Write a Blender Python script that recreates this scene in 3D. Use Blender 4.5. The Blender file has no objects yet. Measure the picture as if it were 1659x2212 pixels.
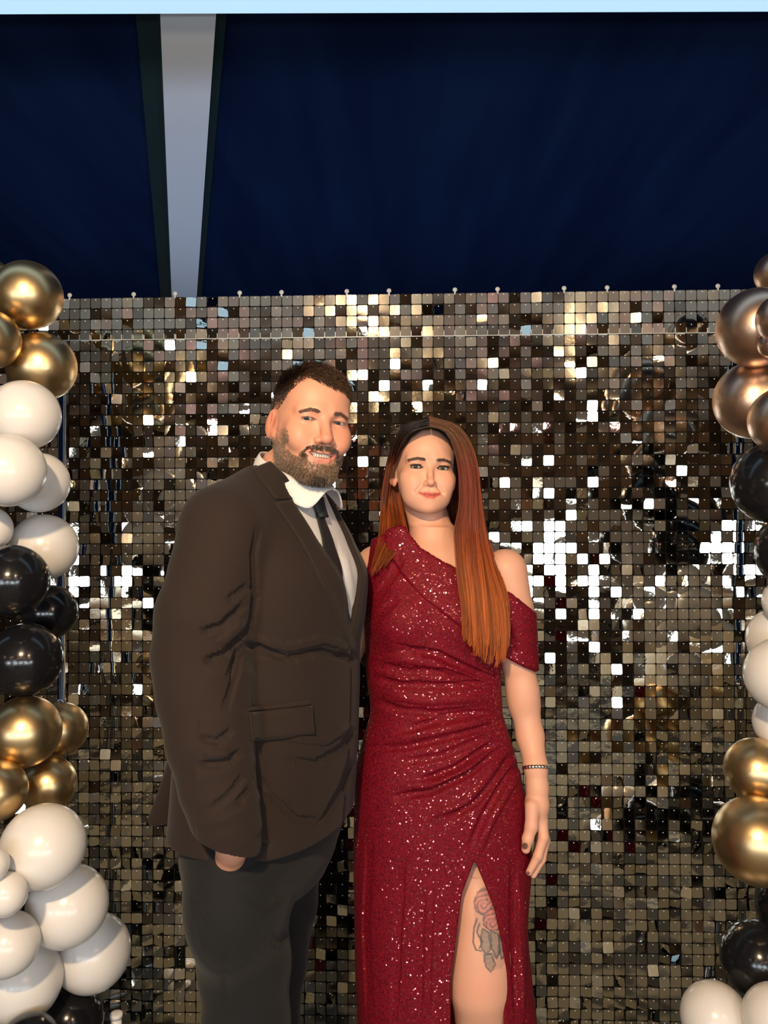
import bpy, math, random
import numpy as np
from mathutils import Vector, Matrix, Euler

rng = np.random.default_rng(7)
random.seed(7)
sc = bpy.context.scene
COL = sc.collection
R = math.radians

# ---------------------------------------------------------------- camera
F = 1663.0
cam_d = bpy.data.cameras.new('camera')
cam = bpy.data.objects.new('camera', cam_d)
COL.objects.link(cam)
cam_d.lens = F / 2212.0 * 36.0
cam_d.sensor_width = 36.0
cam_d.clip_start = 0.02
CAM_Z = 1.52
CM = Matrix.Translation((0, 0, CAM_Z)) @ Matrix.Rotation(R(91.0), 4, 'X') @ Matrix.Rotation(R(-0.2), 4, 'Z')
cam.matrix_world = CM
sc.camera = cam
_CR = np.array(CM.to_3x3())


def W(px, py, Y):
    """world point at depth Y seen at photograph position px, py (used to measure the room)"""
    d = _CR @ np.array([(px - 829.5) / F, -(py - 1106.0) / F, -1.0])
    t = Y / d[1]
    return np.array([d[0] * t, Y, CAM_Z + d[2] * t])


# ---------------------------------------------------------------- world, exposure, lights
sc.view_settings.view_transform = 'Standard'
sc.view_settings.look = 'None'
sc.view_settings.exposure = 0.0
sc.view_settings.gamma = 1.0
sc.view_settings.use_curve_mapping = False
w = bpy.data.worlds.new('world')
sc.world = w
w.use_nodes = True
w.node_tree.nodes['Background'].inputs[0].default_value = (0.20, 0.30, 0.55, 1)
w.node_tree.nodes['Background'].inputs[1].default_value = 0.10


def light(name, kind, loc, power, color, size=0.1, size_y=None, target=None, spread=None, spot=None):
    d = bpy.data.lights.new(name, kind)
    d.energy = power
    d.color = color
    if kind == 'AREA':
        if size_y:
            d.shape = 'RECTANGLE'
            d.size = size
            d.size_y = size_y
        else:
            d.shape = 'DISK'
            d.size = size
        if spread:
            d.spread = R(spread)
    else:
        d.shadow_soft_size = size
        if kind == 'SPOT':
            d.spot_size = R(spot or 60)
            d.spot_blend = 0.6
    o = bpy.data.objects.new(name, d)
    COL.objects.link(o)
    o.location = loc
    if target is not None:
        o.rotation_euler = (Vector(target) - Vector(loc)).to_track_quat('-Z', 'Y').to_euler()
    return o


WARM = (1.0, 0.72, 0.42)
COOL = (0.86, 0.95, 1.0)
PINK = (1.0, 0.52, 0.50)
# warm key lamp high on the left behind the camera, cool stage lights at chest height further back
light('warm_key_lamp', 'AREA', (-0.35, -0.7, 2.5), 78, WARM, 0.12, target=(0.0, 1.7, 1.2))
light('warm_lamp_right', 'AREA', (1.3, -1.2, 2.6), 14, WARM, 0.12, target=(0.1, 1.7, 1.2))
for i, (lx, lz, p, sx, sy) in enumerate([(-1.15, 1.15, 16, .8, .55), (0.0, 1.25, 14, .7, .45), (1.2, 1.15, 16, .8, .55),
                                         (2.6, 1.2, 13, .7, .5), (-2.6, 1.2, 13, .7, .5)]):
    light('cool_stage_light', 'AREA', (lx, -2.2, lz), p, COOL, sx, sy, target=(lx * 0.6, 2.0, 1.25))
# small cool lamps added behind the camera to whiten the sequin reflections
rl = np.random.default_rng(5)
for i in range(16):
    light('cool_reflection_fill', 'AREA', (-3.9 + i * .52 + rl.normal(0, .06), -2.6 - rl.random() * .5, .62 + 1.15 * rl.random()), 1.2 + 3.2 * rl.random(), COOL, .42, .34, target=(rl.normal(0, .6), 2.2, 1.2))
for (lx, ly, lz, p, c) in [(-1.7, -1.8, 2.35, 9, PINK), (-0.6, -2.4, 2.2, 8, PINK), (0.7, -2.2, 2.3, 9, PINK), (1.9, -1.7, 2.2, 8, PINK),
                           (-2.4, -2.8, 2.4, 9, WARM), (0.1, -3.0, 2.5, 9, WARM), (2.3, -2.9, 2.4, 9, WARM), (3.2, -1.4, 2.3, 8, WARM),
                           (-3.2, -1.2, 2.2, 8, WARM)]:
    light('pendant_bulb', 'POINT', (lx, ly, lz), p, c, 0.06)
for (lx, p) in [(-1.2, 9), (1.2, 9)]:  # added lights behind the backdrop, no fixture there; they brighten beam and ceiling
    light('added_ceiling_fill', 'AREA', (lx, 3.0, 0.9), p, (0.7, 0.8, 1.0), 0.5, target=(lx * .3, 3.3, 2.78))


# ---------------------------------------------------------------- helpers
def tag(o, label=None, cat=None, group=None, kind=None):
    if label: o['label'] = label
    if cat: o['category'] = cat
    if group: o['group'] = group
    if kind: o['kind'] = kind
    return o


def empty(name, loc=(0, 0, 0), label=None, cat=None, group=None):
    o = bpy.data.objects.new(name, None)
    COL.objects.link(o)
    o.location = loc
    o.empty_display_size = 0.05
    return tag(o, label, cat, group)


def np_mesh(name, V, faces, smooth=True, colors=None, nper=None):
    """mesh from numpy: faces is (n,k) int array"""
    V = np.asarray(V, dtype=np.float32)
    Fa = np.asarray(faces, dtype=np.int32)
    me = bpy.data.meshes.new(name)
    me.vertices.add(len(V))
    me.vertices.foreach_set('co', V.ravel())
    k = Fa.shape[1]
    me.loops.add(Fa.size)
    me.loops.foreach_set('vertex_index', Fa.ravel())
    me.polygons.add(len(Fa))
    me.polygons.foreach_set('loop_start', np.arange(0, Fa.size, k, dtype=np.int32))
    me.polygons.foreach_set('use_smooth', np.full(len(Fa), bool(smooth)))
    me.update(calc_edges=True)
    if colors is not None:
        add_color(me, colors)
    return me


def add_color(me, colors, name='Col'):
    c = np.ones((len(me.vertices), 4), dtype=np.float32)
    c[:, :3] = colors
    a = me.color_attributes.new(name, 'FLOAT_COLOR', 'POINT')
    a.data.foreach_set('color', c.ravel())


def obj(name, me, mat, parent=None, kind=None, label=None):
    o = bpy.data.objects.new(name, me)
    COL.objects.link(o)
    if mat is not None and not me.materials:
        me.materials.append(mat)
    if parent is not None:
        o.parent = parent
        if parent.type == 'EMPTY' or True:
            o.matrix_parent_inverse = parent.matrix_basis.inverted() if parent.parent is None else Matrix()
    if kind: o['kind'] = kind
    if label: o['label'] = label
    return o


def box_vf(cx, cy, cz, sx, sy, sz):
    v = [(cx + a * sx / 2, cy + b * sy / 2, cz + c * sz / 2) for a in (-1, 1) for b in (-1, 1) for c in (-1, 1)]
    f = [(0, 1, 3, 2), (4, 6, 7, 5), (0, 4, 5, 1), (2, 3, 7, 6), (0, 2, 6, 4), (1, 5, 7, 3)]
    return v, f


def box_mesh(name, boxes):
    V, Fc = [], []
    for b in boxes:
        v, f = box_vf(*b)
        n = len(V)
        V += v
        Fc += [[i + n for i in q] for q in f]
    return np_mesh(name, V, Fc, smooth=False)


def lathe(name, prof, n=48, smooth=True):
    """prof list of (r,z) from bottom to top"""
    V, Fc = [], []
    for r, z in prof:
        for i in range(n):
            a = 2 * math.pi * i / n
            V.append((max(r, 1e-5) * math.cos(a), max(r, 1e-5) * math.sin(a), z))
    for j in range(len(prof) - 1):
        for i in range(n):
            i2 = (i + 1) % n
            Fc.append((j * n + i, j * n + i2, (j + 1) * n + i2, (j + 1) * n + i))
    return np_mesh(name, V, Fc, smooth)


# ---------------------------------------------------------------- materials
def mat(name, base=(0.5, 0.5, 0.5), rough=0.5, metal=0.0, **kw):
    m = bpy.data.materials.new(name)
    m.use_nodes = True
    b = m.node_tree.nodes['Principled BSDF']
    b.inputs['Base Color'].default_value = (*base, 1)
    b.inputs['Roughness'].default_value = rough
    b.inputs['Metallic'].default_value = metal
    for k, v in kw.items():
        key = k.replace('_', ' ')
        if isinstance(v, tuple) and len(v) == 3 and 'Color' in key or 'Tint' in key:
            v = (*v, 1)
        b.inputs[key].default_value = v
    return m


def nodes(m):
    return m.node_tree.nodes, m.node_tree.links, m.node_tree.nodes['Principled BSDF']


def noise_bump(m, scale=200, strength=0.2, dist=0.001, detail=2, coord='Object', stretch=None):
    N, L, b = nodes(m)
    tc = N.new('ShaderNodeTexCoord')
    nz = N.new('ShaderNodeTexNoise')
    nz.inputs['Scale'].default_value = scale
    nz.inputs['Detail'].default_value = detail
    src = tc.outputs[coord]
    if stretch:
        mp = N.new('ShaderNodeMapping')
        mp.inputs['Scale'].default_value = stretch
        L.new(src, mp.inputs[0])
        src = mp.outputs[0]
    L.new(src, nz.inputs['Vector'])
    bp = N.new('ShaderNodeBump')
    bp.inputs['Strength'].default_value = strength
    bp.inputs['Distance'].default_value = dist
    L.new(nz.outputs['Fac'], bp.inputs['Height'])
    L.new(bp.outputs[0], b.inputs['Normal'])
    return nz


def noise_color(m, c1, c2, scale=3, detail=3, lo=0.35, hi=0.65, stretch=None):
    N, L, b = nodes(m)
    tc = N.new('ShaderNodeTexCoord')
    nz = N.new('ShaderNodeTexNoise')
    nz.inputs['Scale'].default_value = scale
    nz.inputs['Detail'].default_value = detail
    src = tc.outputs['Object']
    if stretch:
        mp = N.new('ShaderNodeMapping')
        mp.inputs['Scale'].default_value = stretch
        L.new(src, mp.inputs[0])
        src = mp.outputs[0]
    L.new(src, nz.inputs['Vector'])
    rp = N.new('ShaderNodeValToRGB')
    rp.color_ramp.elements[0].position = lo
    rp.color_ramp.elements[1].position = hi
    rp.color_ramp.elements[0].color = (*c1, 1)
    rp.color_ramp.elements[1].color = (*c2, 1)
    L.new(nz.outputs['Fac'], rp.inputs[0])
    L.new(rp.outputs[0], b.inputs['Base Color'])


def use_vcol(m):
    N, L, b = nodes(m)
    a = N.new('ShaderNodeVertexColor')
    a.layer_name = 'Col'
    L.new(a.outputs[0], b.inputs['Base Color'])
    return a


# ---------------------------------------------------------------- the room
M_floor = mat('floor_carpet', (0.22, 0.19, 0.13), 0.8)
noise_color(M_floor, (0.018, 0.016, 0.012), (0.19, 0.17, 0.115), 4.5, 2, lo=.455, hi=.50)  # dark patches put into the carpet colour to darken the sequin reflections
M_wall = mat('warm_wall', (0.36, 0.26, 0.16), 0.6)
noise_color(M_wall, (0.07, 0.055, 0.04), (0.22, 0.155, 0.09), 1.6, lo=.42, hi=.62)
M_dark = mat('dark_wood', (0.05, 0.035, 0.025), 0.45)
noise_color(M_dark, (0.035, 0.025, 0.02), (0.08, 0.055, 0.035), 4, stretch=(1, 1, .15))
M_navy = mat('navy_ceiling_lining', (0.006, 0.012, 0.04), 0.95, Specular_IOR_Level=0.05)
noise_color(M_navy, (0.0025, 0.010, 0.044), (0.005, 0.016, 0.062), 2.2, stretch=(3.0, .35, 1))
M_white = mat('white_paint', (0.62, 0.70, 0.84), 0.7)
M_teal = mat('dark_teal_metal', (0.02, 0.045, 0.055), 0.25, 0.3)
M_cream = mat('cream_cloth', (0.75, 0.66, 0.5), 0.8)
M_ledstrip = mat('led_panel', (0.02, 0.02, 0.02), 0.8)
_N, _L, _b = nodes(M_ledstrip)
_b.inputs['Emission Color'].default_value = (0.50, 0.76, 1.0, 1)
_b.inputs['Emission Strength'].default_value = 1.05


def struct(name, boxes, m, label=None):
    o = obj(name, box_mesh(name, boxes), m)
    o['kind'] = 'structure'
    if label: o['label'] = label
    return o


CZ = 2.80
struct('floor', [(0, 1.5, -0.02, 9.6, 13, 0.04)], M_floor, 'beige carpet with added dark patches for the sequins to reflect')
struct('wall_back', [(0, 7.9, 1.6, 9.6, 0.1, 3.3)], M_dark, 'dark wall far behind the shimmer backdrop')
struct('wall_front', [(0, -4.9, 1.6, 9.6, 0.1, 3.3)], M_wall, 'warm tan wall behind the camera')
struct('wall_left', [(-4.75, 1.5, 1.6, 0.1, 12.7, 3.3)], M_wall, 'warm tan left wall')
struct('wall_right', [(4.75, 1.5, 1.6, 0.1, 12.7, 3.3)], M_wall, 'warm tan right wall')
struct('trim_4', [(0, -4.80, 1.15, 9.3, 0.06, 1.5)], mat('added_pale_drape', (.55, .60, .62), .7), 'added pale grey drape behind the camera, reflected in the sequins')  # drape added so the sequins have something pale to reflect
# navy lined ceiling beyond the light panel, plain ceiling over the room
EDGE = 1.843
struct('ceiling', [(0, (EDGE + 7.9) / 2, CZ + 0.03, 9.6, 7.9 - EDGE, 0.06)], M_navy, 'dark navy ceiling above the backdrop')
struct('ceiling_front', [(0, (-4.9 + 1.58) / 2, CZ + 0.03, 9.6, 6.48, 0.06)], M_dark, 'dark ceiling over the room')
led = obj('ceiling_light', box_mesh('led', [(0, (1.58 + EDGE) / 2, CZ - 0.004, 9.5, EDGE - 1.58, 0.07)]), M_ledstrip)
tag(led, 'long glowing pale blue ceiling light along the top of the picture', 'light')
# beam: runs in depth, 14.8 degrees to the left
beam_dir = np.array([(391 - 829.5) / F, 1.0, 0])
zb = CZ - 0.012


def beam_piece(name, pxa, pxb, z, h, m, y0=1.846, y1=7.8, label=None):
    V = []
    for Y in (y0, y1):
        for px in (pxa, pxb):
            a = (px - 829.5) / F * 1.893 + beam_dir[0] * (Y - 1.893)
            for zz in (z - h, z):
                V.append((a, Y, zz))
    Fc = [(0, 1, 3, 2), (4, 6, 7, 5), (0, 2, 6, 4), (1, 5, 7, 3), (0, 4, 5, 1), (2, 3, 7, 6)]
    o = obj(name, np_mesh(name, V, Fc, False), m)
    o['kind'] = 'structure'
    if label: o['label'] = label
    return o


beam_piece('trim_1', 345, 465, CZ, 0.03, M_white, label='white ceiling beam running back over the backdrop')
beam_piece('trim_2', 291, 344, CZ, 0.012, M_teal, label='dark teal strip left of the white beam')
beam_piece('trim_3', 466, 489, CZ, 0.012, M_teal, label='dark teal strip right of the white beam')

# banquet tables that stand behind the camera and show in the mirrors
for (tx_, ty_, lab_) in ((-2.2, -1.6, 'behind the camera on the near left'), (0.3, -3.4, 'straight behind the camera'), (2.4, -1.5, 'behind the camera on the near right'), (-3.6, -3.4, 'in the far left corner behind the camera'), (3.4, -3.6, 'in the far right corner behind the camera')):
    e = empty('round_table', (tx_, ty_, 0), 'round banquet table with a cream cloth, ' + lab_, 'table')
    pr = [(0.78, 0.02), (0.77, 0.3), (0.765, 0.6), (0.76, 0.735), (0.75, 0.745), (0.0, 0.748)]
    o = bpy.data.objects.new('tablecloth', lathe('tablecloth', pr, 40))
    COL.objects.link(o)
    o.data.materials.append(M_cream)
    o.parent = e

# ---------------------------------------------------------------- shimmer backdrop
PY = 2.35
PITCH = 0.0332
X0 = -1.2094
NC, NR = 75, 67
ZTOP = 2.23
YAW = R(-2.0)
M_grid = mat('backing_grid', (0.003, 0.003, 0.003), 0.7, Specular_IOR_Level=0.2)
M_seq = mat('mirror_sequin', (0.60, 0.57, 0.50), 0.022, 1.0)
M_pin = mat('clear_plastic', (0.75, 0.77, 0.75), 0.15, 0.0)
M_edge = mat('frosted_clear_edge', (0.42, 0.44, 0.44), 0.25)
noise_bump(M_seq, 90, 0.04, 0.001, 1)

back = empty('shimmer_backdrop', (0, PY, 0), 'large wall of small square silver mirror sequins behind the couple', 'backdrop')
back.rotation_euler = (0, 0, YAW)
bpy.context.view_layer.update()


def child(name, me, m, kind=None, label=None, par=None):
    o = bpy.data.objects.new(name, me)
    COL.objects.link(o)
    if m is not None and not me.materials: me.materials.append(m)
    o.parent = par or back
    if kind: o['kind'] = kind
    if label: o['label'] = label
    return o


# backing panels of ten by ten cells
ncol_p, nrow_p = 8, 7
for pi in range(ncol_p):
    xa = X0 + pi * 10 * PITCH
    xb = min(xa + 10 * PITCH, X0 + NC * PITCH) - 0.0006
    rows = [(0, 4)] + [(4 + 10 * k, min(14 + 10 * k, NR)) for k in range(7)]
    for (ra, rb) in rows:
        if ra >= NR: continue
        za, zb2 = ZTOP - ra * PITCH, ZTOP - rb * PITCH + 0.0006
        child('backing_panel', box_mesh('backing_panel', [((xa + xb) / 2, 0.009, (za + zb2) / 2, xb - xa, 0.004, za - zb2)]), M_grid)
# support frame behind
for fx in (-1.15, 1.2):
    child('frame_post', box_mesh('frame_post', [(fx, 0.05, 1.11, 0.03, 0.03, 2.22)]), M_dark)


def sequin_shape(curv=0.0, twist=0.0):
    """rounded square mirror tab, slightly domed, with its pin head near the top"""
    h = 0.0155
    c = 0.0026
    ring = [(-h + c, -h), (0, -h), (h - c, -h), (h, -h + c), (h, 0), (h, h - c), (h - c, h), (0, h), (-h + c, h), (-h, h - c), (-h, 0), (-h, -h + c)]
    V, Fc = [], []

    def yy(x, z):
        return curv * (x * x * 0.35 + (z - 0.004) ** 2) / h / h + twist * x * z / h / h

    for (x, z) in ring: V.append((x, yy(x, z), z))
    V.append((0, yy(0, 0), 0))
    for i in range(12): Fc.append((i, (i + 1) % 12, 12))
    m0 = len(V)
    for (x, z) in ring: V.append((x, yy(x, z), z))
    n = len(V)
    for (x, z) in ring: V.append((x, yy(x, z) + 0.0006, z))
    for i in range(12):
        j = (i + 1) % 12
        Fc.append((m0 + i, n + i, n + j))
        Fc.append((m0 + i, n + j, m0 + j))
    # pin head
    n = len(V)
    r, pz = 0.0018, 0.0108
    for i in range(6):
        a = i * math.pi / 3
        V.append((r * math.cos(a), -0.0003, pz + r * math.sin(a)))
    V.append((0, -0.0024, pz))
    for i in range(6): Fc.append((n + i, n + 6, n + (i + 1) % 6))
    mi = [0] * 36 + [1] * 6
    return np.array(V), np.array(Fc), mi


shapes = [sequin_shape(cv, tw) for cv in (-0.00012, -0.00004, 0.00006) for tw in (-0.00003, 0.00003)]
seq_meshes = []
for k, (V, Fc, mi) in enumerate(shapes):
    me = np_mesh('sequin', V, Fc, True)
    me.materials.append(M_seq)
    me.materials.append(M_pin)
    me.polygons.foreach_set('material_index', np.array(mi, dtype=np.int32))
    seq_meshes.append(me)
rs = np.random.default_rng(11)
bulkV, bulkF, bulkM, nb = [], [], [], 0
n_part = 0
for r in range(NR):
    for c in range(NC):
        x = X0 + (c + 0.5) * PITCH
        z = ZTOP - (r + 0.5) * PITCH
        k = rs.integers(len(shapes))
        u = rs.random()
        low = min(1.0, max(0.0, (r - 34) / 14.0))     # lower rows hang more unevenly
        s1, s2 = (1.1, 0.9) if u < 0.48 - .06 * low else ((3.4, 3.4) if u < 0.78 - .22 * low else (9.0, 13.0 + 4 * low))
        tx = R(rs.normal(0.0, s1))
        tz = R(rs.normal(0, s2))
        ty = R(rs.normal(0, 0.7))
        rot = Euler((tx, ty, tz))
        # rightmost open stretch between the woman and the right balloons
        single = (56 <= c < 68) and (8 <= r < 33)
        if single:
            o = bpy.data.objects.new('sequin', seq_meshes[k])
            COL.objects.link(o)
            o.parent = back
            o.location = (x, 0.0, z)
            o.rotation_euler = rot
            n_part += 1
        else:
            V, Fc, mi = shapes[k]
            Mr = np.array(rot.to_matrix())
            bulkV.append(V @ Mr.T + np.array([x, 0, z]))
            bulkF.append(Fc + nb)
            bulkM += mi
            nb += len(V)
me = np_mesh('sequins', np.concatenate(bulkV), np.concatenate(bulkF), True)
me.materials.append(M_seq)
me.materials.append(M_pin)
me.polygons.foreach_set('material_index', np.array(bulkM, dtype=np.int32))
child('sequin_sheet', me, None, kind='stuff')
# clear seam strip with a tick between every two cells
zs = ZTOP - 4 * PITCH
bx = [(X0 + NC * PITCH / 2, -0.004, zs + 0.0004, NC * PITCH - 0.02, 0.003, 0.0022)]
for c in range(1, NC):
    bx.append((X0 + c * PITCH, -0.004, zs + 0.009, 0.0018, 0.003, 0.016))
child('panel_seam', box_mesh('panel_seam', bx), M_edge, label='clear plastic seam between panels')
# hanging clips on the top edge
for pi in range(ncol_p):
    for s in (-1, 1):
        cx = X0 + (pi * 10 + 5) * PITCH + s * 0.065
        if cx > X0 + NC * PITCH - 0.02: continue
        prof = [(0.0, -0.002), (0.0065, -0.002), (0.0075, 0.0), (0.0065, 0.002), (0.0, 0.002)]
        cl = lathe('clip', prof, 14)
        cl.transform(Matrix.Translation((cx, 0.004, ZTOP + 0.011)) @ Matrix.Rotation(R(90), 4, 'X'))
        o = child('hanging_clip', cl, M_edge)
        child('clip_stem', box_mesh('clip_stem', [(cx, 0.004, ZTOP + 0.001, 0.005, 0.003, 0.012)]), M_edge, par=o)

# ---------------------------------------------------------------- balloons
M_gold = mat('gold_chrome_latex', (0.68, 0.49, 0.26), 0.33, 1.0)
M_rose = mat('rose_gold_chrome_latex', (0.68, 0.47, 0.35), 0.33, 1.0)
M_wb = mat('white_latex', (0.72, 0.695, 0.68), 0.24, 0.0, Subsurface_Weight=0.12, Subsurface_Scale=0.02)
M_bb = mat('black_latex', (0.008, 0.008, 0.010), 0.16)
noise_bump(M_gold, 900, 0.05, 0.0005)
noise_bump(M_rose, 900, 0.05, 0.0005)


def balloon_mesh(name, stretch):
    prof = []
    n = 34
    for i in range(n + 1):
        t = math.pi * i / n
        rr = math.sin(t)
        z = -math.cos(t)
        if z < 0:
            z *= 1.0 + stretch * abs(z) ** 3
            rr *= 1.0 - 0.10 * stretch * abs(math.cos(t)) ** 2
        prof.append((rr, z))
    return lathe(name, prof, 56)


BAL = [balloon_mesh('balloon', s) for s in (0.12, 0.2, 0.28)]
kn = lathe('knot', [(0.0, -0.17), (0.085, -0.165), (0.10, -0.15), (0.06, -0.10), (0.035, -0.05), (0.05, -0.02), (0.075, 0.02), (0.06, 0.06), (0.0, 0.07)], 18)
MESHC = {}


def balloon(px, py, r, Y, kind, label, group, axis_px):
    p = W(px, py, Y)
    rad = r * Y / F
    m = {'gold': M_gold, 'rose': M_rose, 'white': M_wb, 'black': M_bb}[kind]
    k = rng.integers(3)
    key = (k, kind)
    if key not in MESHC:
        a = BAL[k].copy()
        a.materials.clear()
        a.materials.append(m)
        b = kn.copy()
        b.materials.clear()
        b.materials.append(m)
        MESHC[key] = (a, b)
    root = empty({'gold': 'gold_balloon', 'rose': 'rose_gold_balloon', 'white': 'white_balloon', 'black': 'black_balloon'}[kind], p, label, 'balloon', group)
    # the knot points in to the pole behind
    ax = W(axis_px, py, 2.16)
    d = Vector(p) - Vector(ax)
    d.z += rng.normal(0, 0.02)
    q = d.to_track_quat('Z', 'Y')
    root.rotation_euler = q.to_euler()
    root.scale = (rad, rad, rad)
    o = bpy.data.objects.new('skin', MESHC[key][0])
    COL.objects.link(o)
    o.parent = root
    o2 = bpy.data.objects.new('knot', MESHC[key][1])
    COL.objects.link(o2)
    o2.parent = root
    o2.location = (0, 0, -1.0 - (0.12, 0.2, 0.28)[k] + 0.0)
    return root


GL, GR = 'balloons of the left column', 'balloons of the right column'
LEFT = [
    (-14, 596, 34, 2.02, 'gold', 'sliver of gold balloon at the top left picture edge'),
    (60, 638, 73, 1.95, 'gold', 'topmost full gold balloon of the left column'),
    (-22, 733, 64, 1.86, 'gold', 'gold balloon cut by the left picture edge below the topmost'),
    (90, 792, 73, 1.98, 'gold', 'gold balloon resting on the upper white balloons, left column'),
    (53, 897, 75, 1.84, 'white', 'uppermost white balloon on the left, with a dark patch reflected on top'),
    (17, 1016, 79, 1.72, 'white', 'large cream lit white balloon at the left edge, second from top of the whites'),
    (83, 1042, 65, 1.90, 'white', 'white balloon half hidden behind the large cream one on the left'),
    (-22, 1142, 47, 1.84, 'white', 'white balloon sliver at the left edge above the black balloons'),
    (95, 1182, 71, 1.98, 'white', 'white balloon directly above the left black balloons'),
    (26, 1254, 77, 1.78, 'black', 'upper large black balloon in the left column'),
    (108, 1322, 58, 1.98, 'black', 'smaller black balloon tucked behind the two large ones, left'),
    (55, 1425, 78, 1.84, 'black', 'lower large black balloon just above the gold cluster, left'),
    (54, 1580, 75, 1.80, 'gold', 'large gold balloon below the black balloons, left column'),
    (132, 1575, 56, 1.97, 'gold', 'gold balloon peeking out right of the large gold one, left column'),
    (-8, 1708, 64, 1.74, 'gold', 'lower gold balloon cut by the left picture edge'),
    (105, 1694, 58, 1.90, 'gold', 'lowest gold balloon of the left column, above the big white one'),
    (93, 1829, 88, 1.66, 'white', 'large round white balloon under the left gold cluster'),
    (146, 1957, 84, 1.80, 'white', 'white balloon just below and right of the big round one, left'),
    (200, 2058, 79, 1.93, 'white', 'rightmost white balloon at the lower left'),
    (12, 1932, 45, 1.62, 'white', 'small white balloon at the left edge beside the big round one'),
    (-18, 1868, 36, 1.56, 'white', 'tiny white balloon sliver at the left edge'),
    (16, 2040, 66, 1.70, 'white', 'medium white balloon at the left edge near the bottom'),
    (48, 2120, 82, 1.83, 'white', 'lowest large white balloon in the bottom left corner'),
    (150, 2205, 70, 1.97, 'black', 'dark balloon at the very bottom left under the whites'),
    (60, 2262, 66, 1.80, 'black', 'black balloon top edge in the bottom left corner'),
]
RIGHT = [
    (1678, 590, 46, 2.00, 'rose', 'topmost rose gold balloon at the right picture edge'),
    (1636, 708, 85, 1.90, 'rose', 'upper large gold balloon of the right column'),
    (1690, 688, 54, 1.74, 'rose', 'small rose gold balloon overlapping the upper large one, right'),
    (1668, 742, 31, 1.74, 'rose', 'tiny rose gold balloon at the right edge below the small one'),
    (1629, 864, 84, 1.92, 'rose', 'second large gold balloon of the right column'),
    (1692, 908, 72, 1.76, 'rose', 'copper toned gold balloon in front of the second large one, right'),
    (1671, 1043, 88, 1.86, 'black', 'upper black balloon of the right column'),
    (1722, 1190, 86, 1.88, 'black', 'black balloon mostly beyond the right picture edge'),
    (1700, 1300, 50, 1.96, 'white', 'upper lavender white balloon sliver at the right edge'),
    (1682, 1380, 66, 2.02, 'white', 'white balloon behind the larger white one, right column'),
    (1692, 1458, 80, 1.82, 'white', 'large white balloon at the right edge'),
    (1690, 1560, 60, 1.96, 'white', 'lavender white balloon above the lower gold pair, right'),
    (1636, 1664, 68, 1.92, 'gold', 'upper balloon of the lower gold pair, right column'),
    (1637, 1816, 92, 1.84, 'gold', 'largest gold balloon, lower right'),
    (1722, 1960, 84, 1.94, 'black', 'black balloon beyond the right edge under the largest gold one'),
    (1641, 2074, 80, 1.88, 'black', 'black balloon at the lower right above the white pair'),
    (1546, 2200, 72, 1.80, 'white', 'left one of the two white balloons at the bottom right'),
    (1682, 2206, 74, 1.72, 'white', 'right one of the two white balloons at the bottom right'),
]


def spread(rows):
    """ease touching balloons apart in depth, keeping who stands in front"""
    rows = [list(a) for a in rows]
    for _ in range(400):
        moved = False
        for i in range(len(rows)):
            for j in range(i + 1, len(rows)):
                a, b = rows[i], rows[j]
                pa, pb = W(*a[:2], a[3]), W(*b[:2], b[3])
                gap = np.linalg.norm(pa - pb) - (a[2] * a[3] + b[2] * b[3]) / F
                if gap < -.008:
                    n_, f_ = (a, b) if a[3] <= b[3] else (b, a)
                    if n_[3] > 1.46: n_[3] -= .002; moved = True
                    if f_[3] < 2.16: f_[3] += .002; moved = True
        if not moved: break
    return rows


LEFT, RIGHT = spread(LEFT), spread(RIGHT)
for a in LEFT: balloon(*a[:5], a[5], GL, 60)
for a in RIGHT: balloon(*a[:5], a[5], GR, 1680)

M_chrome = mat('chrome_tube', (0.75, 0.76, 0.78), 0.15, 1.0)
for (px, lab) in ((133, 'silver pole holding the left balloon column'), (1664, 'silver pole holding the right balloon column')):
    p = W(px, 1200, 2.20)
    e = empty('balloon_stand', (p[0], p[1], 0), lab, 'stand')
    t = lathe('pole', [(0.0, 0.01), (0.011, 0.01), (0.011, 1.0), (0.013, 1.0), (0.013, 1.03), (0.011, 1.03), (0.011, 2.05), (0.0, 2.05)], 20)
    o = child('pole', t, M_chrome, par=e)
    t = lathe('base_plate', [(0.0, 0.0), (0.085, 0.0), (0.085, 0.008), (0.06, 0.012), (0.0, 0.014)], 32)
    child('base_plate', t, M_chrome, par=e)

# small white post at the bottom left beside the backdrop
p = W(251, 2195, 2.1)
e = empty('white_post', (p[0], p[1], 0), 'slim white capped post at the bottom left in front of the sequins', 'post')
M_post = mat('white_plastic', (0.85, 0.85, 0.86), 0.3)
H = W(251, 2188, 2.1)[2]
child('tube', lathe('tube', [(0.0, 0.012), (0.014, 0.012), (0.014, H - 0.012), (0.0, H - 0.012)], 24), M_post, par=e)
child('cap', lathe('cap', [(0.0, H - 0.012), (0.017, H - 0.012), (0.017, H - 0.002), (0.014, H), (0.0, H)], 24), M_post, par=e)
child('foot', lathe('foot', [(0.0, 0.0), (0.05, 0.0), (0.05, 0.008), (0.014, 0.014), (0.0, 0.014)], 24), M_post, par=e)

# ================================================================ sculpting in a distance field
def axis(lo, hi, fines, fine, coarse):
    """non-uniform grid axis: fine spacing inside the given ranges"""
    pts = [lo]
    while pts[-1] < hi:
        x = pts[-1]
        step = coarse
        for a, b in fines:
            if a - 1e-9 <= x < b: step = fine
        nxt = x + step
        for a, b in fines:
            if x < a < nxt: nxt = a
        pts.append(nxt)
    return np.array(pts, dtype=np.float32)


def smin(a, b, k):
    if k <= 0: return np.minimum(a, b)
    h = np.clip(0.5 + 0.5 * (a - b) / k, 0, 1)
    return a + (b - a) * h - k * h * (1 - h)


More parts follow.
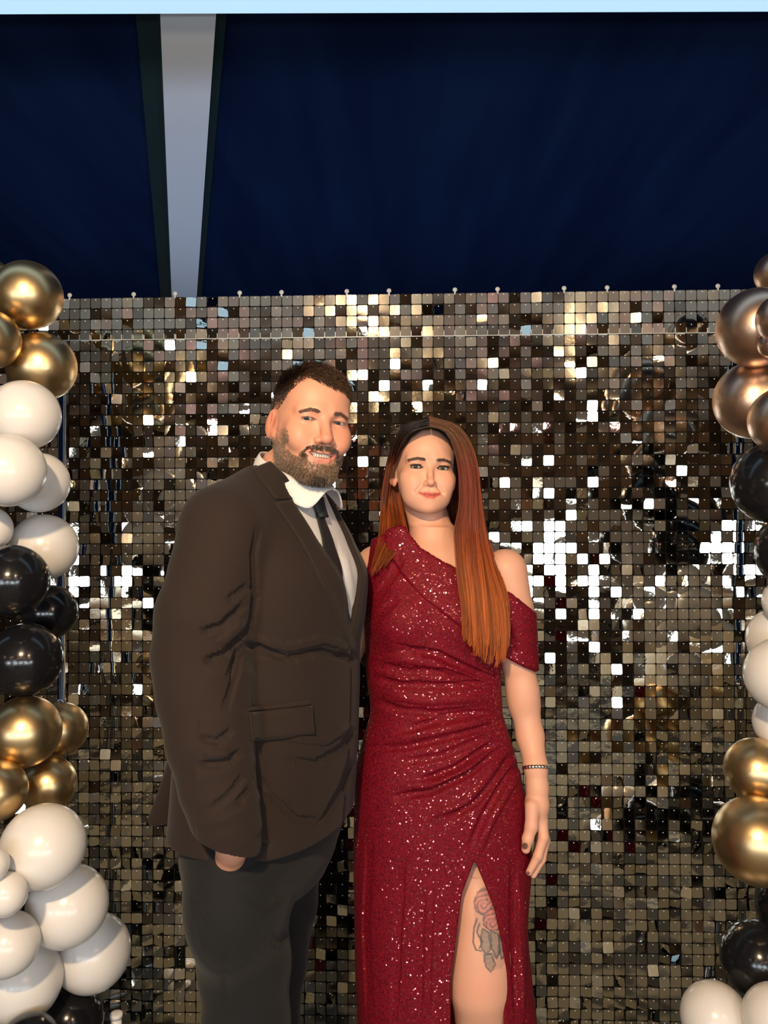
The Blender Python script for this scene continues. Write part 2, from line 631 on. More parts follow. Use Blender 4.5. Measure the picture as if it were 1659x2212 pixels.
class Field:
    def __init__(s, xs, ys, zs):
        s.ax = (xs, ys, zs)
        s.F = np.full((len(xs), len(ys), len(zs)), 0.5, dtype=np.float32)
        s.o = np.zeros(3)
        s.B = np.eye(3)

    def frame(s, o=(0, 0, 0), B=None):
        s.o = np.array(o, dtype=float)
        s.B = np.eye(3) if B is None else np.array(B)

    def win(s, lo, hi):
        sl = []
        for a, l, h in zip(s.ax, lo, hi):
            i0 = max(0, int(np.searchsorted(a, l)) - 1)
            i1 = min(len(a), int(np.searchsorted(a, h)) + 1)
            sl.append(slice(i0, max(i0, i1)))
        return tuple(sl)

    def local(s, w):
        X, Y, Z = (s.ax[i][w[i]].astype(np.float32) for i in range(3))
        X = (X - np.float32(s.o[0]))[:, None, None]
        Y = (Y - np.float32(s.o[1]))[None, :, None]
        Z = (Z - np.float32(s.o[2]))[None, None, :]
        b = s.B.astype(np.float32)
        if np.allclose(b, np.eye(3)):
            return np.broadcast_arrays(X, Y, Z)
        return tuple(X * b[0, i] + Y * b[1, i] + Z * b[2, i] for i in range(3))

    def op(s, fn, llo, lhi, k, mode='add'):
        """fn in local coordinates over the local box"""
        m = k + 0.012
        llo = np.array(llo, float) - m
        lhi = np.array(lhi, float) + m
        cs = np.array([[(llo, lhi)[i][0], (llo, lhi)[j][1], (llo, lhi)[l][2]] for i in (0, 1) for j in (0, 1) for l in (0, 1)])
        wc = cs @ s.B.T + s.o
        w = s.win(wc.min(0), wc.max(0))
        sub = s.F[w]
        if sub.size == 0: return
        d = fn(*s.local(w))
        if mode == 'add': s.F[w] = smin(sub, d, k)
        elif mode == 'sub': s.F[w] = -smin(-sub, d, k)
        elif mode == 'int': s.F[w] = -smin(-sub, -d, k)
        elif mode == 'disp': s.F[w] = sub + d

    def ell(s, c, r, k=0.01, mode='add', rot=None):
        c = np.array(c, float); r = np.array(r, float)
        Rm = None if rot is None else np.array(Euler([R(a) for a in rot]).to_matrix())
        ext = r if Rm is None else np.abs(Rm) @ r

        def fn(x, y, z):
            x = x - np.float32(c[0]); y = y - np.float32(c[1]); z = z - np.float32(c[2])
            if Rm is not None:
                q = Rm.astype(np.float32)
                x, y, z = x * q[0, 0] + y * q[1, 0] + z * q[2, 0], x * q[0, 1] + y * q[1, 1] + z * q[2, 1], x * q[0, 2] + y * q[1, 2] + z * q[2, 2]
            a = np.sqrt((x / r[0]) ** 2 + (y / r[1]) ** 2 + (z / r[2]) ** 2)
            b = np.sqrt((x / r[0] ** 2) ** 2 + (y / r[1] ** 2) ** 2 + (z / r[2] ** 2) ** 2) + 1e-6
            return (a * (a - 1) / b).astype(np.float32)
        s.op(fn, c - ext, c + ext, k, mode)

    def cap(s, a, b, ra, rb, k=0.01, mode='add'):
        a = np.array(a, float); b = np.array(b, float)
        d = b - a
        dd = max(float(d @ d), 1e-9)

        def fn(x, y, z):
            x = x - np.float32(a[0]); y = y - np.float32(a[1]); z = z - np.float32(a[2])
            t = np.clip((x * d[0] + y * d[1] + z * d[2]) / dd, 0, 1).astype(np.float32)
            return np.sqrt((x - t * d[0]) ** 2 + (y - t * d[1]) ** 2 + (z - t * d[2]) ** 2) - (ra + (rb - ra) * t).astype(np.float32)
        rm = max(ra, rb)
        s.op(fn, np.minimum(a, b) - rm, np.maximum(a, b) + rm, k, mode)

    def chain(s, pts, rad, k=0.01, mode='add'):
        for i in range(len(pts) - 1):
            s.cap(pts[i], pts[i + 1], rad[i], rad[i + 1], k, mode)

    def loft(s, st, k=0.01, yaw=0.0, n=2.3, mode='add', zcap=True, grow=0.0, back=1.0):
        """st rows: z, cx, cy, ru, rv (world frame); yaw turns the section"""
        st = np.array(sorted(st, key=lambda q: q[0]), float)
        zz = np.linspace(st[0, 0], st[-1, 0], 160)
        cols = [catmull(st[:, 0], st[:, i], zz) for i in range(1, 5)]
        cy, sy = math.cos(yaw), math.sin(yaw)
        R0 = st[:, 3:5].max() + grow
        lo = (st[:, 1].min() - R0, st[:, 2].min() - R0, st[0, 0])
        hi = (st[:, 1].max() + R0, st[:, 2].max() + R0, st[-1, 0])

        def fn(x, y, z):
            zc = z[0, 0, :]
            cx, cyy, ru, rv = (np.interp(zc, zz, c).astype(np.float32)[None, None, :] for c in cols)
            ru = ru + grow; rv = rv + grow
            dx = x - cx; dy = y - cyy
            u = dx * cy + dy * sy
            v = -dx * sy + dy * cy
            q = ((np.abs(u) / ru) ** n + (np.abs(v) / (rv * np.where(v > 0, back, 1.0))) ** n) ** (1.0 / n) + 1e-4
            rad = np.sqrt(u * u + v * v)
            d = rad - rad / q
            if zcap:
                d = np.maximum(d, np.maximum(z - st[-1, 0], st[0, 0] - z))
            return d.astype(np.float32)
        s.op(fn, lo, hi, k, mode)

    def mesh(s):
        F_ = s.F
        S = F_ < 0
        c = np.zeros(tuple(n - 1 for n in S.shape), dtype=np.uint8)
        for i in (0, 1):
            for j in (0, 1):
                for l in (0, 1):
                    c += S[i:S.shape[0] - 1 + i, j:S.shape[1] - 1 + j, l:S.shape[2] - 1 + l]
        act = (c > 0) & (c < 8)
        I = np.argwhere(act)
        vid = np.full(act.shape, -1, dtype=np.int32)
        vid[act] = np.arange(len(I))
        acc = np.zeros((len(I), 3), np.float32)
        cnt = np.zeros(len(I), np.float32)
        corners = [(i, j, l) for i in (0, 1) for j in (0, 1) for l in (0, 1)]
        vals = {q: F_[I[:, 0] + q[0], I[:, 1] + q[1], I[:, 2] + q[2]] for q in corners}
        for q in corners:
            for a in range(3):
                if q[a] == 0:
                    p = list(q); p[a] = 1; p = tuple(p)
                    f0, f1 = vals[q], vals[p]
                    m = (f0 < 0) != (f1 < 0)
                    t = np.where(m, f0 / np.where(m, f0 - f1, 1), 0)
                    for ax in range(3):
                        acc[:, ax] += np.where(m, q[ax] + (t if ax == a else 0), 0)
                    cnt += m
        P = I + acc / cnt[:, None]
        V = np.stack([np.interp(P[:, a], np.arange(len(s.ax[a])), s.ax[a]) for a in range(3)], 1)
        quads = []
        for a in range(3):
            b, d = (a + 1) % 3, (a + 2) % 3
            s0 = [slice(None)] * 3; s1 = [slice(None)] * 3
            s0[a] = slice(0, -1); s1[a] = slice(1, None)
            E = S[tuple(s0)] != S[tuple(s1)]
            J = np.argwhere(E)
            ok = (J[:, b] > 0) & (J[:, d] > 0) & (J[:, b] < S.shape[b] - 1) & (J[:, d] < S.shape[d] - 1)
            J = J[ok]
            ins = S[J[:, 0], J[:, 1], J[:, 2]]
            ids = []
            for ob, od in ((-1, -1), (0, -1), (0, 0), (-1, 0)):
                K = J.copy()
                K[:, b] += ob; K[:, d] += od
                ids.append(vid[K[:, 0], K[:, 1], K[:, 2]])
            q = np.stack(ids, 1)
            q = np.where(ins[:, None], q, q[:, ::-1])
            quads.append(q)
        Q = np.concatenate(quads)
        Q = Q[(Q >= 0).all(1)]
        # keep only the largest connected surface
        lab = np.arange(len(V))
        while True:
            m = lab[Q].min(1)
            new = lab.copy()
            for j in range(4): np.minimum.at(new, Q[:, j], m)
            new = new[new]
            if (new == lab).all(): break
            lab = new
        ids, n = np.unique(lab, return_counts=True)
        keep = lab == ids[n.argmax()]
        remap = np.cumsum(keep) - 1
        Q = remap[Q[keep[Q[:, 0]]]]
        return V[keep], Q.astype(np.int32)


def catmull(x, y, q):
    """monotone-ish cubic through points"""
    x = np.asarray(x, float); y = np.asarray(y, float)
    h = np.diff(x); dl = np.diff(y) / h
    m = np.zeros(len(x))
    m[0], m[-1] = dl[0], dl[-1]
    for i in range(1, len(x) - 1):
        m[i] = 0 if dl[i - 1] * dl[i] <= 0 else 2 * dl[i - 1] * dl[i] / (dl[i - 1] + dl[i])
    i = np.clip(np.searchsorted(x, q) - 1, 0, len(x) - 2)
    t = (q - x[i]) / h[i]
    return (2 * t ** 3 - 3 * t ** 2 + 1) * y[i] + (t ** 3 - 2 * t ** 2 + t) * h[i] * m[i] + (-2 * t ** 3 + 3 * t ** 2) * y[i + 1] + (t ** 3 - t ** 2) * h[i] * m[i + 1]


def normals(V, Q):
    n = np.cross(V[Q[:, 2]] - V[Q[:, 0]], V[Q[:, 3]] - V[Q[:, 1]])
    N = np.zeros_like(V)
    for j in range(4): np.add.at(N, Q[:, j], n)
    return N / (np.linalg.norm(N, axis=1, keepdims=True) + 1e-12)


def polydist(x, z, pts):
    """distance in a plane to a polyline, and position along it 0..1"""
    best = np.full(len(x), 9.0); tt = np.zeros(len(x))
    pts = np.array(pts, float)
    for i in range(len(pts) - 1):
        a, b = pts[i], pts[i + 1]
        d = b - a
        t = np.clip(((x - a[0]) * d[0] + (z - a[1]) * d[1]) / (d @ d + 1e-12), 0, 1)
        e = np.hypot(x - a[0] - t * d[0], z - a[1] - t * d[1])
        m = e < best
        best = np.where(m, e, best)
        tt = np.where(m, (i + t) / (len(pts) - 1), tt)
    return best, tt


def inpoly(x, z, pts):
    """signed distance to polygon, negative inside"""
    pts = np.array(pts, float)
    d, _ = polydist(x, z, np.vstack([pts, pts[:1]]))
    ins = np.zeros(len(x), bool)
    n = len(pts)
    for i in range(n):
        x1, z1 = pts[i]; x2, z2 = pts[(i + 1) % n]
        c = ((z1 > z) != (z2 > z)) & (x < (x2 - x1) * (z - z1) / (z2 - z1 + 1e-12) + x1)
        ins ^= c
    return np.where(ins, -d, d)


def project(V):
    """position in the photograph of world points, used only to measure garments"""
    L = (V - np.array([0, 0, CAM_Z])) @ _CR
    return 829.5 + F * L[:, 0] / -L[:, 2], 1106 - F * L[:, 1] / -L[:, 2]


def sstep(a, b, x):
    t = np.clip((x - a) / (b - a), 0, 1)
    return t * t * (3 - 2 * t)


def strands(name, C, r0, r1, cols, m, parent, sides=3, kind='stuff'):
    """C (n,m,3) centre lines -> thin tapered tubes in one mesh"""
    n, k, _ = C.shape
    T = np.gradient(C, axis=1)
    T /= np.linalg.norm(T, axis=2, keepdims=True) + 1e-9
    up = np.array([0.31, -0.9, 0.3])
    U = np.cross(T, up); U /= np.linalg.norm(U, axis=2, keepdims=True) + 1e-9
    Vv = np.cross(T, U)
    t = np.linspace(0, 1, k)[None, :, None]
    rad = (r0 + (r1 - r0) * t)
    rings = [C + rad * (math.cos(a) * U + math.sin(a) * Vv) for a in np.arange(sides) * 2 * math.pi / sides]
    P = np.stack(rings, 2)  # n,k,sides,3
    base = (np.arange(n)[:, None, None] * k + np.arange(k - 1)[None, :, None]) * sides
    j = np.arange(sides)[None, None, :]
    j2 = (j + 1) % sides
    Q = np.stack([base + j, base + j2, base + sides + j2, base + sides + j], -1).reshape(-1, 4)
    cc = np.repeat(cols[:, :, None, :], sides, 2).reshape(-1, 3)
    me = np_mesh(name, P.reshape(-1, 3), Q, True, cc)
    o = child(name, me, m, kind=kind, par=parent)
    o.matrix_parent_inverse = parent.matrix_basis.inverted()
    return o


def attach(name, me, m, parent, kind=None, label=None):
    o = child(name, me, m, kind, label, par=parent)
    if parent.parent is None:
        o.matrix_parent_inverse = parent.matrix_basis.inverted()
    return o


def rotm(yaw, up, roll):
    return np.array(Matrix.Rotation(R(roll), 3, 'Y') @ Matrix.Rotation(R(yaw), 3, 'Z') @ Matrix.Rotation(R(-up), 3, 'X'))


# ---------------------------------------------------------------- heads
def head(f, o, B, s, male):
    """one continuous head; local axes: x subject's left, -y face, z up, origin mid head at eye level"""
    f.frame(o, B)
    def E(c, r, k=0.01, mode='add', rot=None): f.ell(np.array(c) * s, np.array(r) * s, k * s, mode, rot)
    def C(a, b, ra, rb, k=0.01, mode='add'): f.cap(np.array(a) * s, np.array(b) * s, ra * s, rb * s, k * s, mode)
    E((0, .012, .035), (.0725, .098, .088), .0)
    E((0, -.024, -.022), (.065 if male else .063, .068, .082 if male else .074), .03)
    dz = 0 if male else .010
    jw = .053 if male else .045
    cw = .019 if male else .012
    for q in (1, -1):
        C((q * jw * .86, .0 if male else -.012, -.055 + dz), (q * cw, -.068, -.100 + dz), .016 if male else .013, .017 if male else .014, .03)
        if male: C((q * jw * .8, -.01, -.035), (q * jw * .78, -.02, -.075), .018, .014, .03)
        E((q * .043, -.060, -.024), (.023, .022, .020), .022)
    E((0, -.064, -.086 + dz), (.033 if male else .030, .030, .027 if male else .025), .02)
    E((0, -.079, -.105 + dz), (.017, .013, .012), .012)
    E((0, -.050, .050), (.056, .040, .045), .03)
    for q in (1, -1):
        h = .017 if male else .019
        C((q * .014, -.0865, h - .001), (q * .046, -.074, h), .0085 if male else .006, .004, .020)
        E((q * .0330, -.100, -.001), (.0185, .0135, .0105), .011, 'sub')
    # nose
    C((0, -.088, .006), (0, -.1090 if male else -.105, -.037), .0080 if male else .0055, .0115 if male else .0085, .009)
    E((0, -.1095 if male else -.107, -.0395), (.0105 if male else .009, .0095, .0085), .006)
    for q in (1, -1):
        E((q * (.0140 if male else .0108), -.0985 if male else -.0965, -.0425), (.0074 if male else .0058, .0100 if male else .009, .0070 if male else .0060), .005)
        E((q * .0065, -.1015, -.0500), (.0036, .0052, .0028), .002, 'sub')
        # lids
        E((q * .0330, -.0752, 0), (.0145, .0140, .0132), .005)
    # mouth
    E((0, -.079, -.066), (.030, .021, .021), .014)
    if male:
        for q in (1, -1):
            C((q * .0275, -.0845, -.0615), (q * .009, -.0975, -.0650), .0030, .0040, .005)
            C((q * .0265, -.0845, -.0650), (q * .010, -.0945, -.0790), .0035, .0048, .005)
            E((q * .040, -.068, -.042), (.018, .018, .018), .02)
        C((-.009, -.0980, -.0650), (.009, -.0980, -.0650), .0040, .0040, .005)
        C((-.010, -.0950, -.0790), (.010, -.0950, -.0790), .0048, .0048, .005)
        E((0, -.098, -.0712), (.0225, .016, .0044), .0015, 'sub')
        for q in (1, -1): E((q * .016, -.094, -.0690), (.012, .012, .0036), .0015, 'sub', rot=(0, -q * 16, 0))
    else:
        for q in (1, -1):
            C((q * .0245, -.0865, -.0640), (q * .0075, -.0980, -.0650), .0012, .0026, .004)
            C((q * .0225, -.0880, -.0660), (q * .0070, -.0965, -.0738), .0016, .0038, .004)
            E((q * .032, -.055, -.064), (.023, .026, .026), .03)
            E((q * .036, -.066, -.034), (.017, .018, .016), .03)
            C((q * .0265, -.0890, -.0640), (q * .011, -.1003, -.0690), .0006, .0010, .0022, 'sub')
        C((-.0075, -.0980, -.0648), (.0075, -.0980, -.0648), .0026, .0026, .004)
        C((-.0070, -.0968, -.0742), (.0070, -.0968, -.0742), .0038, .0038, .004)
        C((-.012, -.1008, -.0692), (.012, -.1008, -.0692), .0010, .0010, .0022, 'sub')
        E((0, -.1010, -.0590), (.0025, .004, .005), .004, 'sub')
    # smile creases
    for q in (1, -1):
        if male: C((q * .0195, -.0965, -.043), (q * .034, -.0885, -.062), .0010, .0012, .006, 'sub')
        else: C((q * .0175, -.0955, -.042), (q * .032, -.0890, -.062), .0012, .0016, .010, 'sub')
        # eye opening
        sq = .0031 if male else .0038
        E((q * .0330, -.0890, -.0012), (.0138 if male else .0150, .009, sq), .0012, 'sub', rot=(0, q * 4, 0))
        # ears
        E((q * .0755, .014, -.004), (.0065, .020, .032), .005, rot=(10, 0, -q * 26))
        E((q * .0825, .005, .000), (.0075, .0105, .0175), .003, 'sub', rot=(10, 0, -q * 26))
        C((q * .0770, .006, .014), (q * .0775, .013, -.006), .0022, .0026, .003)
        E((q * .0730, .006, -.030), (.0055, .009, .010), .006)
    f.frame()


def face_colors(V, o, B, s, male, base, lip, rng_):
    L = ((V - o) @ B) / s
    x, y, z = L.T
    C = np.tile(np.array(base), (len(V), 1))
    def blend(m, c):
        nonlocal C
        C = C * (1 - m[:, None]) + np.array(c) * m[:, None]
    ax = np.abs(x)
    front = y < -.03
    # flushed cheeks, nose, ears
    blend(.35 * np.exp(-((ax - .042) ** 2 + (z + .03) ** 2) / .02 ** 2) * front, (base[0] * 1.05, base[1] * .72, base[2] * .66))
    blend((.55 if male else .25) * np.exp(-(x ** 2 + (z + .035) ** 2) / .014 ** 2) * (y < -.09), (base[0] * 1.0, base[1] * .66, base[2] * .58))
    blend(.45 * (ax > .072) * (z < .03) * (z > -.05), (base[0] * 1.0, base[1] * .70, base[2] * .66))
    blend(.6 * np.exp(-(((y - .006) / .008) ** 2 + ((z + .001) / .014) ** 2)) * (ax > .07), (base[0] * .62, base[1] * .38, base[2] * .36))  # ear hollow painted darker, its shade put into the colour
    # sockets darkened around the eyes, shading painted over the skin tone
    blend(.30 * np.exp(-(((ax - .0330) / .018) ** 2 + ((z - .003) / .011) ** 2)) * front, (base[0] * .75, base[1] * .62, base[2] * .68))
    e = np.sqrt(((ax - .0330) / .0138) ** 2 + ((z + .0012) / (.0031 if male else .0038)) ** 2)
    blend((.75 if male else .95) * sstep(1.42, 1.12, e) * (y < -.082) * (z > -.006), (.05, .03, .025))
    if male:
        up = polydist(ax, z, [(0, -.0652), (.009, -.0650), (.0275, -.0610)])[0]
        lo = polydist(ax, z, [(0, -.0795), (.010, -.0785), (.0265, -.0650)])[0]
        blend(.35 * sstep(.0040, .0025, up) * front, (lip[0] * .75, lip[1] * .75, lip[2] * .8))
        blend(.9 * sstep(.0062, .0042, lo) * front, lip)
    else:
        up = polydist(ax, z, [(0, -.0662), (.0075, -.0654), (.0160, -.0650), (.0240, -.0642)])[0]
        lo = polydist(ax, z, [(0, -.0730), (.0070, -.0728), (.0150, -.0698), (.0235, -.0652)])[0]
        blend(.95 * sstep(.0034, .0022, up + .05 * np.maximum(ax - .01, 0)) * front, lip)
        blend(.95 * sstep(.0046, .0034, lo + .06 * np.maximum(ax - .008, 0)) * front, (lip[0] * 1.05, lip[1] * 1.1, lip[2] * 1.1))
        blend(.8 * sstep(.0012, .0004, np.abs(z + .0690 - np.interp(ax, [0, .011, .0265], [0, 0, .0048]))) * sstep(.025, .022, ax) * front, (lip[0] * .35, lip[1] * .3, lip[2] * .3))
    inside = e < .98
    return C, L


M_eye = mat('eye_white', (0.8, 0.78, 0.76), 0.3, Specular_IOR_Level=0.08)
use_vcol(M_eye)


def eyes(parent, o, B, s, iris, look):
    """eyeballs with iris and pupil as rings of vertex colour; look is a world point"""
    for q in (1, -1):
        c = o + B @ (np.array([q * .0330, -.0752, 0]) * s)
        d = np.array(look) - c
        d /= np.linalg.norm(d)
        r = .0122 * s
        nseg, nring = 32, 40
        V, Cc = [], []
        z = d
        u = np.cross(z, [0, 0, 1.]); u /= np.linalg.norm(u)
        v = np.cross(z, u)
        for i in range(nring + 1):
            t = (i / nring) ** 1.6 * math.pi
            for j in range(nseg):
                a = 2 * math.pi * j / nseg
                V.append(c + r * (math.cos(t) * z + math.sin(t) * (math.cos(a) * u + math.sin(a) * v)))
                if t < .17: Cc.append((.005, .005, .006))
                elif t < .46: Cc.append(tuple(np.array(iris) * (0.8 + .4 * ((j * 7) % 3) / 2)))
                elif t < .51: Cc.append((.03, .03, .035))
                else: Cc.append((.34, .31, .30))
        Q = [(i * nseg + j, i * nseg + (j + 1) % nseg, (i + 1) * nseg + (j + 1) % nseg, (i + 1) * nseg + j) for i in range(nring) for j in range(nseg)]
        attach('eyeball', np_mesh('eyeball', V, Q, True, np.array(Cc)), M_eye, parent)


def skin_mat(name):
    m = mat(name, (.6, .4, .3), 0.48, 0.0, Subsurface_Weight=0.10, Subsurface_Scale=0.01, Specular_IOR_Level=0.35)
    m.node_tree.nodes['Principled BSDF'].inputs['Subsurface Radius'].default_value = (1.0, 0.35, 0.2)
    use_vcol(m)
    noise_bump(m, 350, 0.12, 0.0006, 3)
    return m


M_hair = mat('hair', (0.1, 0.05, 0.03), 0.42, 0.0, Specular_IOR_Level=0.4)
use_vcol(M_hair)

# ================================================================ the man
MB_, MS = rotm(24, 3, 6), 1.0
MO = W(701, 908, 1.50) - MB_ @ np.array([0, -.088, 0])
man = empty('person', (W(590, 1106, 1.62)[0], 1.62, 0), 'bearded man in dark brown suit, white shirt and black tie, hand in pocket', 'person')
TYAW = R(68)
tu = np.array([math.cos(TYAW), math.sin(TYAW), 0])     # his left
tf = np.array([math.sin(TYAW), -math.cos(TYAW), 0])    # his front
ST = []
for (py, cpx, ru, rv) in [(985, 632, .066, .066), (1020, 622, .080, .076), (1050, 612, .120, .084), (1080, 604, .160, .092), (1115, 602, .190, .108), (1170, 603, .212, .136),
                          (1250, 606, .222, .168), (1330, 600, .220, .169), (1400, 592, .214, .166), (1500, 588, .216, .168),
                          (1600, 584, .220, .168), (1700, 578, .225, .166), (1762, 574, .230, .164)]:
    p = W(cpx, py, 1.62)
    ST.append((p[2], p[0], 1.62, ru, rv))
STA = np.array(sorted(ST))


def torso_uv(V):
    """his body coordinates: u lateral, v forward"""
    cx = catmull(STA[:, 0], STA[:, 1], np.clip(V[:, 2], STA[0, 0], STA[-1, 0]))
    d = V[:, :2] - np.stack([cx, np.full(len(V), 1.62)], 1)
    return d @ tu[:2], d @ tf[:2]


ARM = [(486, 1152, 1.44, .073), (467, 1232, 1.42, .080), (444, 1330, 1.40, .086), (435, 1420, 1.40, .085), (441, 1500, 1.385, .080), (453, 1600, 1.365, .072),
       (470, 1700, 1.352, .062), (488, 1770, 1.352, .055), (503, 1822, 1.357, .050)]
ARMP = [W(*a[:3]) for a in ARM]
ARMR = [a[3] for a in ARM]
FARM = [W(712, 1215, 1.79), W(765, 1325, 1.925), W(820, 1400, 1.96), W(900, 1440, 1.955)]

# --- body (one continuous figure, mostly under the clothes)
hx, hy, hz = MO
fb = Field(axis(hx - .42, hx + .40, [(hx - .10, hx + .115)], .0016, .006),
           axis(1.27, 2.06, [(hy - .14, hy - .02)], .0016, .006),
           axis(0.0, hz + .14, [(hz - .14, hz + .14)], .0016, .007))
head(fb, MO, MB_, MS, True)
fb.frame()
nk = W(618, 1062, 1.64)
fb.cap(MO + MB_ @ np.array([0, .022, -.05]), nk, .055, .056, .02)
fb.loft([(a, b, c, d * .84, e * .84) for a, b, c, d, e in ST], .03, TYAW)
fb.chain(ARMP[:-1] + [W(503, 1830, 1.380)], [r * .62 for r in ARMR[:-2]] + [.029, .027], .02)
HAND = [W(503, 1822, 1.376), W(495, 1868, 1.428), W(492, 1930, 1.475)]
fb.chain(HAND, [.028, .028, .031], .012)
for j, (dx, ln) in enumerate([(-.026, .052), (-.009, .062), (.009, .060), (.026, .048)]):
    a = HAND[2] + np.array([dx, 0, -.01])
    fb.chain([a, a + np.array([0, .006, -ln]), a + np.array([0, .012, -ln - .025])], [.0095, .009, .0075], .005)
fb.cap(HAND[1] + np.array([.03, 0, 0]), HAND[2] + np.array([.045, 0, -.02]), .012, .010, .01)
fb.chain(FARM, [.055, .05, .042, .032], .02)
fb.ell(FARM[3] + np.array([.05, 0, 0]), (.05, .016, .04), .02)
for q, dz in ((0, .03), (1, .012), (2, -.008), (3, -.026)):
    fb.cap(FARM[3] + np.array([.08, 0, dz]), FARM[3] + np.array([.15 - .01 * abs(q - 1), -.004, dz * 1.2]), .009, .0075, .004)
fb.cap(FARM[3] + np.array([.03, 0, .03]), FARM[3] + np.array([.09, 0, .06]), .011, .009, .008)
LEG1 = [W(510, 1830, 1.52), W(517, 1950, 1.51), W(528, 2080, 1.51), W(532, 2212, 1.51)]
LEG2 = [W(603, 1830, 1.71), W(597, 1950, 1.73), W(585, 2080, 1.74), W(576, 2212, 1.74)]
for Lg in (LEG1, LEG2):
    e = Lg[-1]
    pts = Lg + [np.array([e[0], e[1] + .01, .12]), np.array([e[0], e[1] + .01, .06])]
    fb.chain(pts, [.085, .075, .062, .055, .04, .035], .02)
V, Q = fb.mesh()
SK = (.60, .285, .190)
C, L = face_colors(V, MO, MB_, MS, True, SK, (.62, .21, .17), rng)
Nn = normals(V, Q)
x, y, z = L.T
ax = np.abs(x)


def beard_mask(x, y, z):
    ax = np.abs(x)
    # jaw and chin, rising in front of the ears
    top = np.interp(ax, [0, .012, .026, .034, .048, .060, .068, .08], [-.0865, -.0875, -.083, -.078, -.072, -.058, -.020, .004])
    m = sstep(.004, -.004, z - top) * (y < .022)
    m *= sstep(.016, .002, y)
    # moustache
    mu = polydist(ax, z, [(.0, -.0575), (.014, -.0570), (.027, -.0590), (.034, -.0690), (.033, -.082)])[0]
    m = np.maximum(m, sstep(.0072, .0045, mu) * (y < -.07))
    # soul patch
    lip = polydist(ax, z, [(0, -.079), (.010, -.0785), (.0265, -.066)])[0]
    m *= np.where((lip < .0058) & (y < -.06), 0, 1)
    m *= np.where((z > -.0735) & (z < -.068) & (ax < .022), 0, 1)
    zl = np.interp(y, [-.09, -.05, 0, .03], [-.135, -.116, -.090, -.070])
    return m * sstep(-.004, .003, z - zl) * (1 - .75 * sstep(.062, .070, ax) * sstep(-.05, -.03, z))


def hairline(x, y, z):
    """positive where the scalp carries hair"""
    ax = np.abs(x)
    front = np.interp(x, [-.08, -.062, -.05, -.035, -.015, .01, .035, .055, .07], [.05, .060, .078, .086, .076, .070, .066, .058, .045])
    side = np.interp(y, [-.07, -.055, -.035, -.01, .025, .05, .08], [.085, .066, .042, .026, .034, -.02, -.05])
    m = np.where(y < -.045, z - front, z - side)
    return m


bm = beard_mask(x, y, z)
C = C * (1 - .60 * bm[:, None]) + np.array([.16, .115, .085]) * .72 * bm[:, None]
hm = sstep(-.006, .022, hairline(x, y, z)) * (z > -.06)
C = C * (1 - .85 * hm[:, None]) + np.array([.045, .026, .018]) * .9 * hm[:, None]
M_skin = skin_mat('skin_man')
body = attach('body', np_mesh('body', V, Q, True, C), M_skin, man)
eyes(man, MO, MB_, MS, (.03, .035, .04), (0, 0, 1.52))
# teeth
tv, tc = [], []
M_teeth = mat('teeth', (.46, .44, .40), .2)
tb = []
for i in range(-5, 6):
    a = i * 0.235
    xx = .0205 * math.sin(a) * 1.0
    yy = -.0965 + .016 * (1 - math.cos(a))
    wd = .0043 if abs(i) < 2 else .0038
    V_, F_ = box_vf(0, 0, 0, wd, .003, .0085)
    V_ = (np.array(V_) @ np.array(Matrix.Rotation(a * .8, 3, 'Z')).T + np.array([xx, yy + .002, -.0700 + .0012 * (a * a)]))
    tb.append((V_, F_))
tv = np.concatenate([t[0] for t in tb]); tf_ = np.concatenate([np.array(t[1]) + 8 * i for i, t in enumerate(tb)])
attach('teeth', np_mesh('teeth', tv @ MB_.T + MO, tf_, False), M_teeth, man)
mb = lathe('mouth', [(0, -.0075), (.018, -.006), (.021, 0), (.018, .006), (0, .0075)], 24)
mm = mb
co = np.array([v.co for v in mm.vertices]) * np.array([1.1, .55, 1.0]) + np.array([0, -.082, -.0705])
mm.vertices.foreach_set('co', (co @ MB_.T + MO).astype(np.float32).ravel())
attach('mouth_inside', mm, mat('mouth_inside', (.06, .012, .01), .5), man)

# --- hair, brows, beard in short strands
def pick(mask, n, V, g):
    ids = np.nonzero(mask)[0]
    return g.choice(ids, n, replace=True)


g = np.random.default_rng(3)
area_w = np.ones(len(V))
# scalp hair
hv = hairline(x, y, z)
cand = (hv > -.004) & (z > -.055) & (V[:, 2] > MO[2] - .08)
# coarse cells are larger away from the face: weight picks by nothing but take plenty
ids = pick(cand, 9000, V, g)
Pl = L[ids] + g.normal(0, .0012, (len(ids), 3))
Nl = (Nn[ids] @ MB_)
n = len(ids)
front = sstep(.0, -.06, Pl[:, 1])
top = sstep(.03, .09, Pl[:, 2])
D = np.zeros((n, 3))
D[:, 1] = -.8 * top - .1 + .6 * (1 - top)
D[:, 2] = -.25 - .75 * (1 - top)
D[:, 0] = g.normal(0, .22, n) + .35 * top
D -= (D * Nl).sum(1, keepdims=True) * Nl * .9
ln = (.0022 + .0165 * top) * (.7 + .6 * g.random(n)) * (1 - .45 * (1 - sstep(0, .05, hv[ids])))
t = np.linspace(0, 1, 4)[None, :, None]
lift = (.45 + .55 * top)[:, None, None]
Cc = Pl[:, None, :] + Nl[:, None, :] * (ln[:, None, None] * lift * (t - .35 * t * t)) + D[:, None, :] * ln[:, None, None] * t + np.array([0, 0, -.25]) * (ln[:, None, None] * t * t * front[:, None, None])
colr = np.array([.030, .017, .012]) * (0.6 + .8 * g.random((n, 1))) + np.array([.07, .035, .015]) * (front * top * g.random(n))[:, None]
colr = np.repeat(colr[:, None, :], 4, 1)
strands('hair', Cc @ MB_.T + MO, .0007, .0003, colr, M_hair, man)
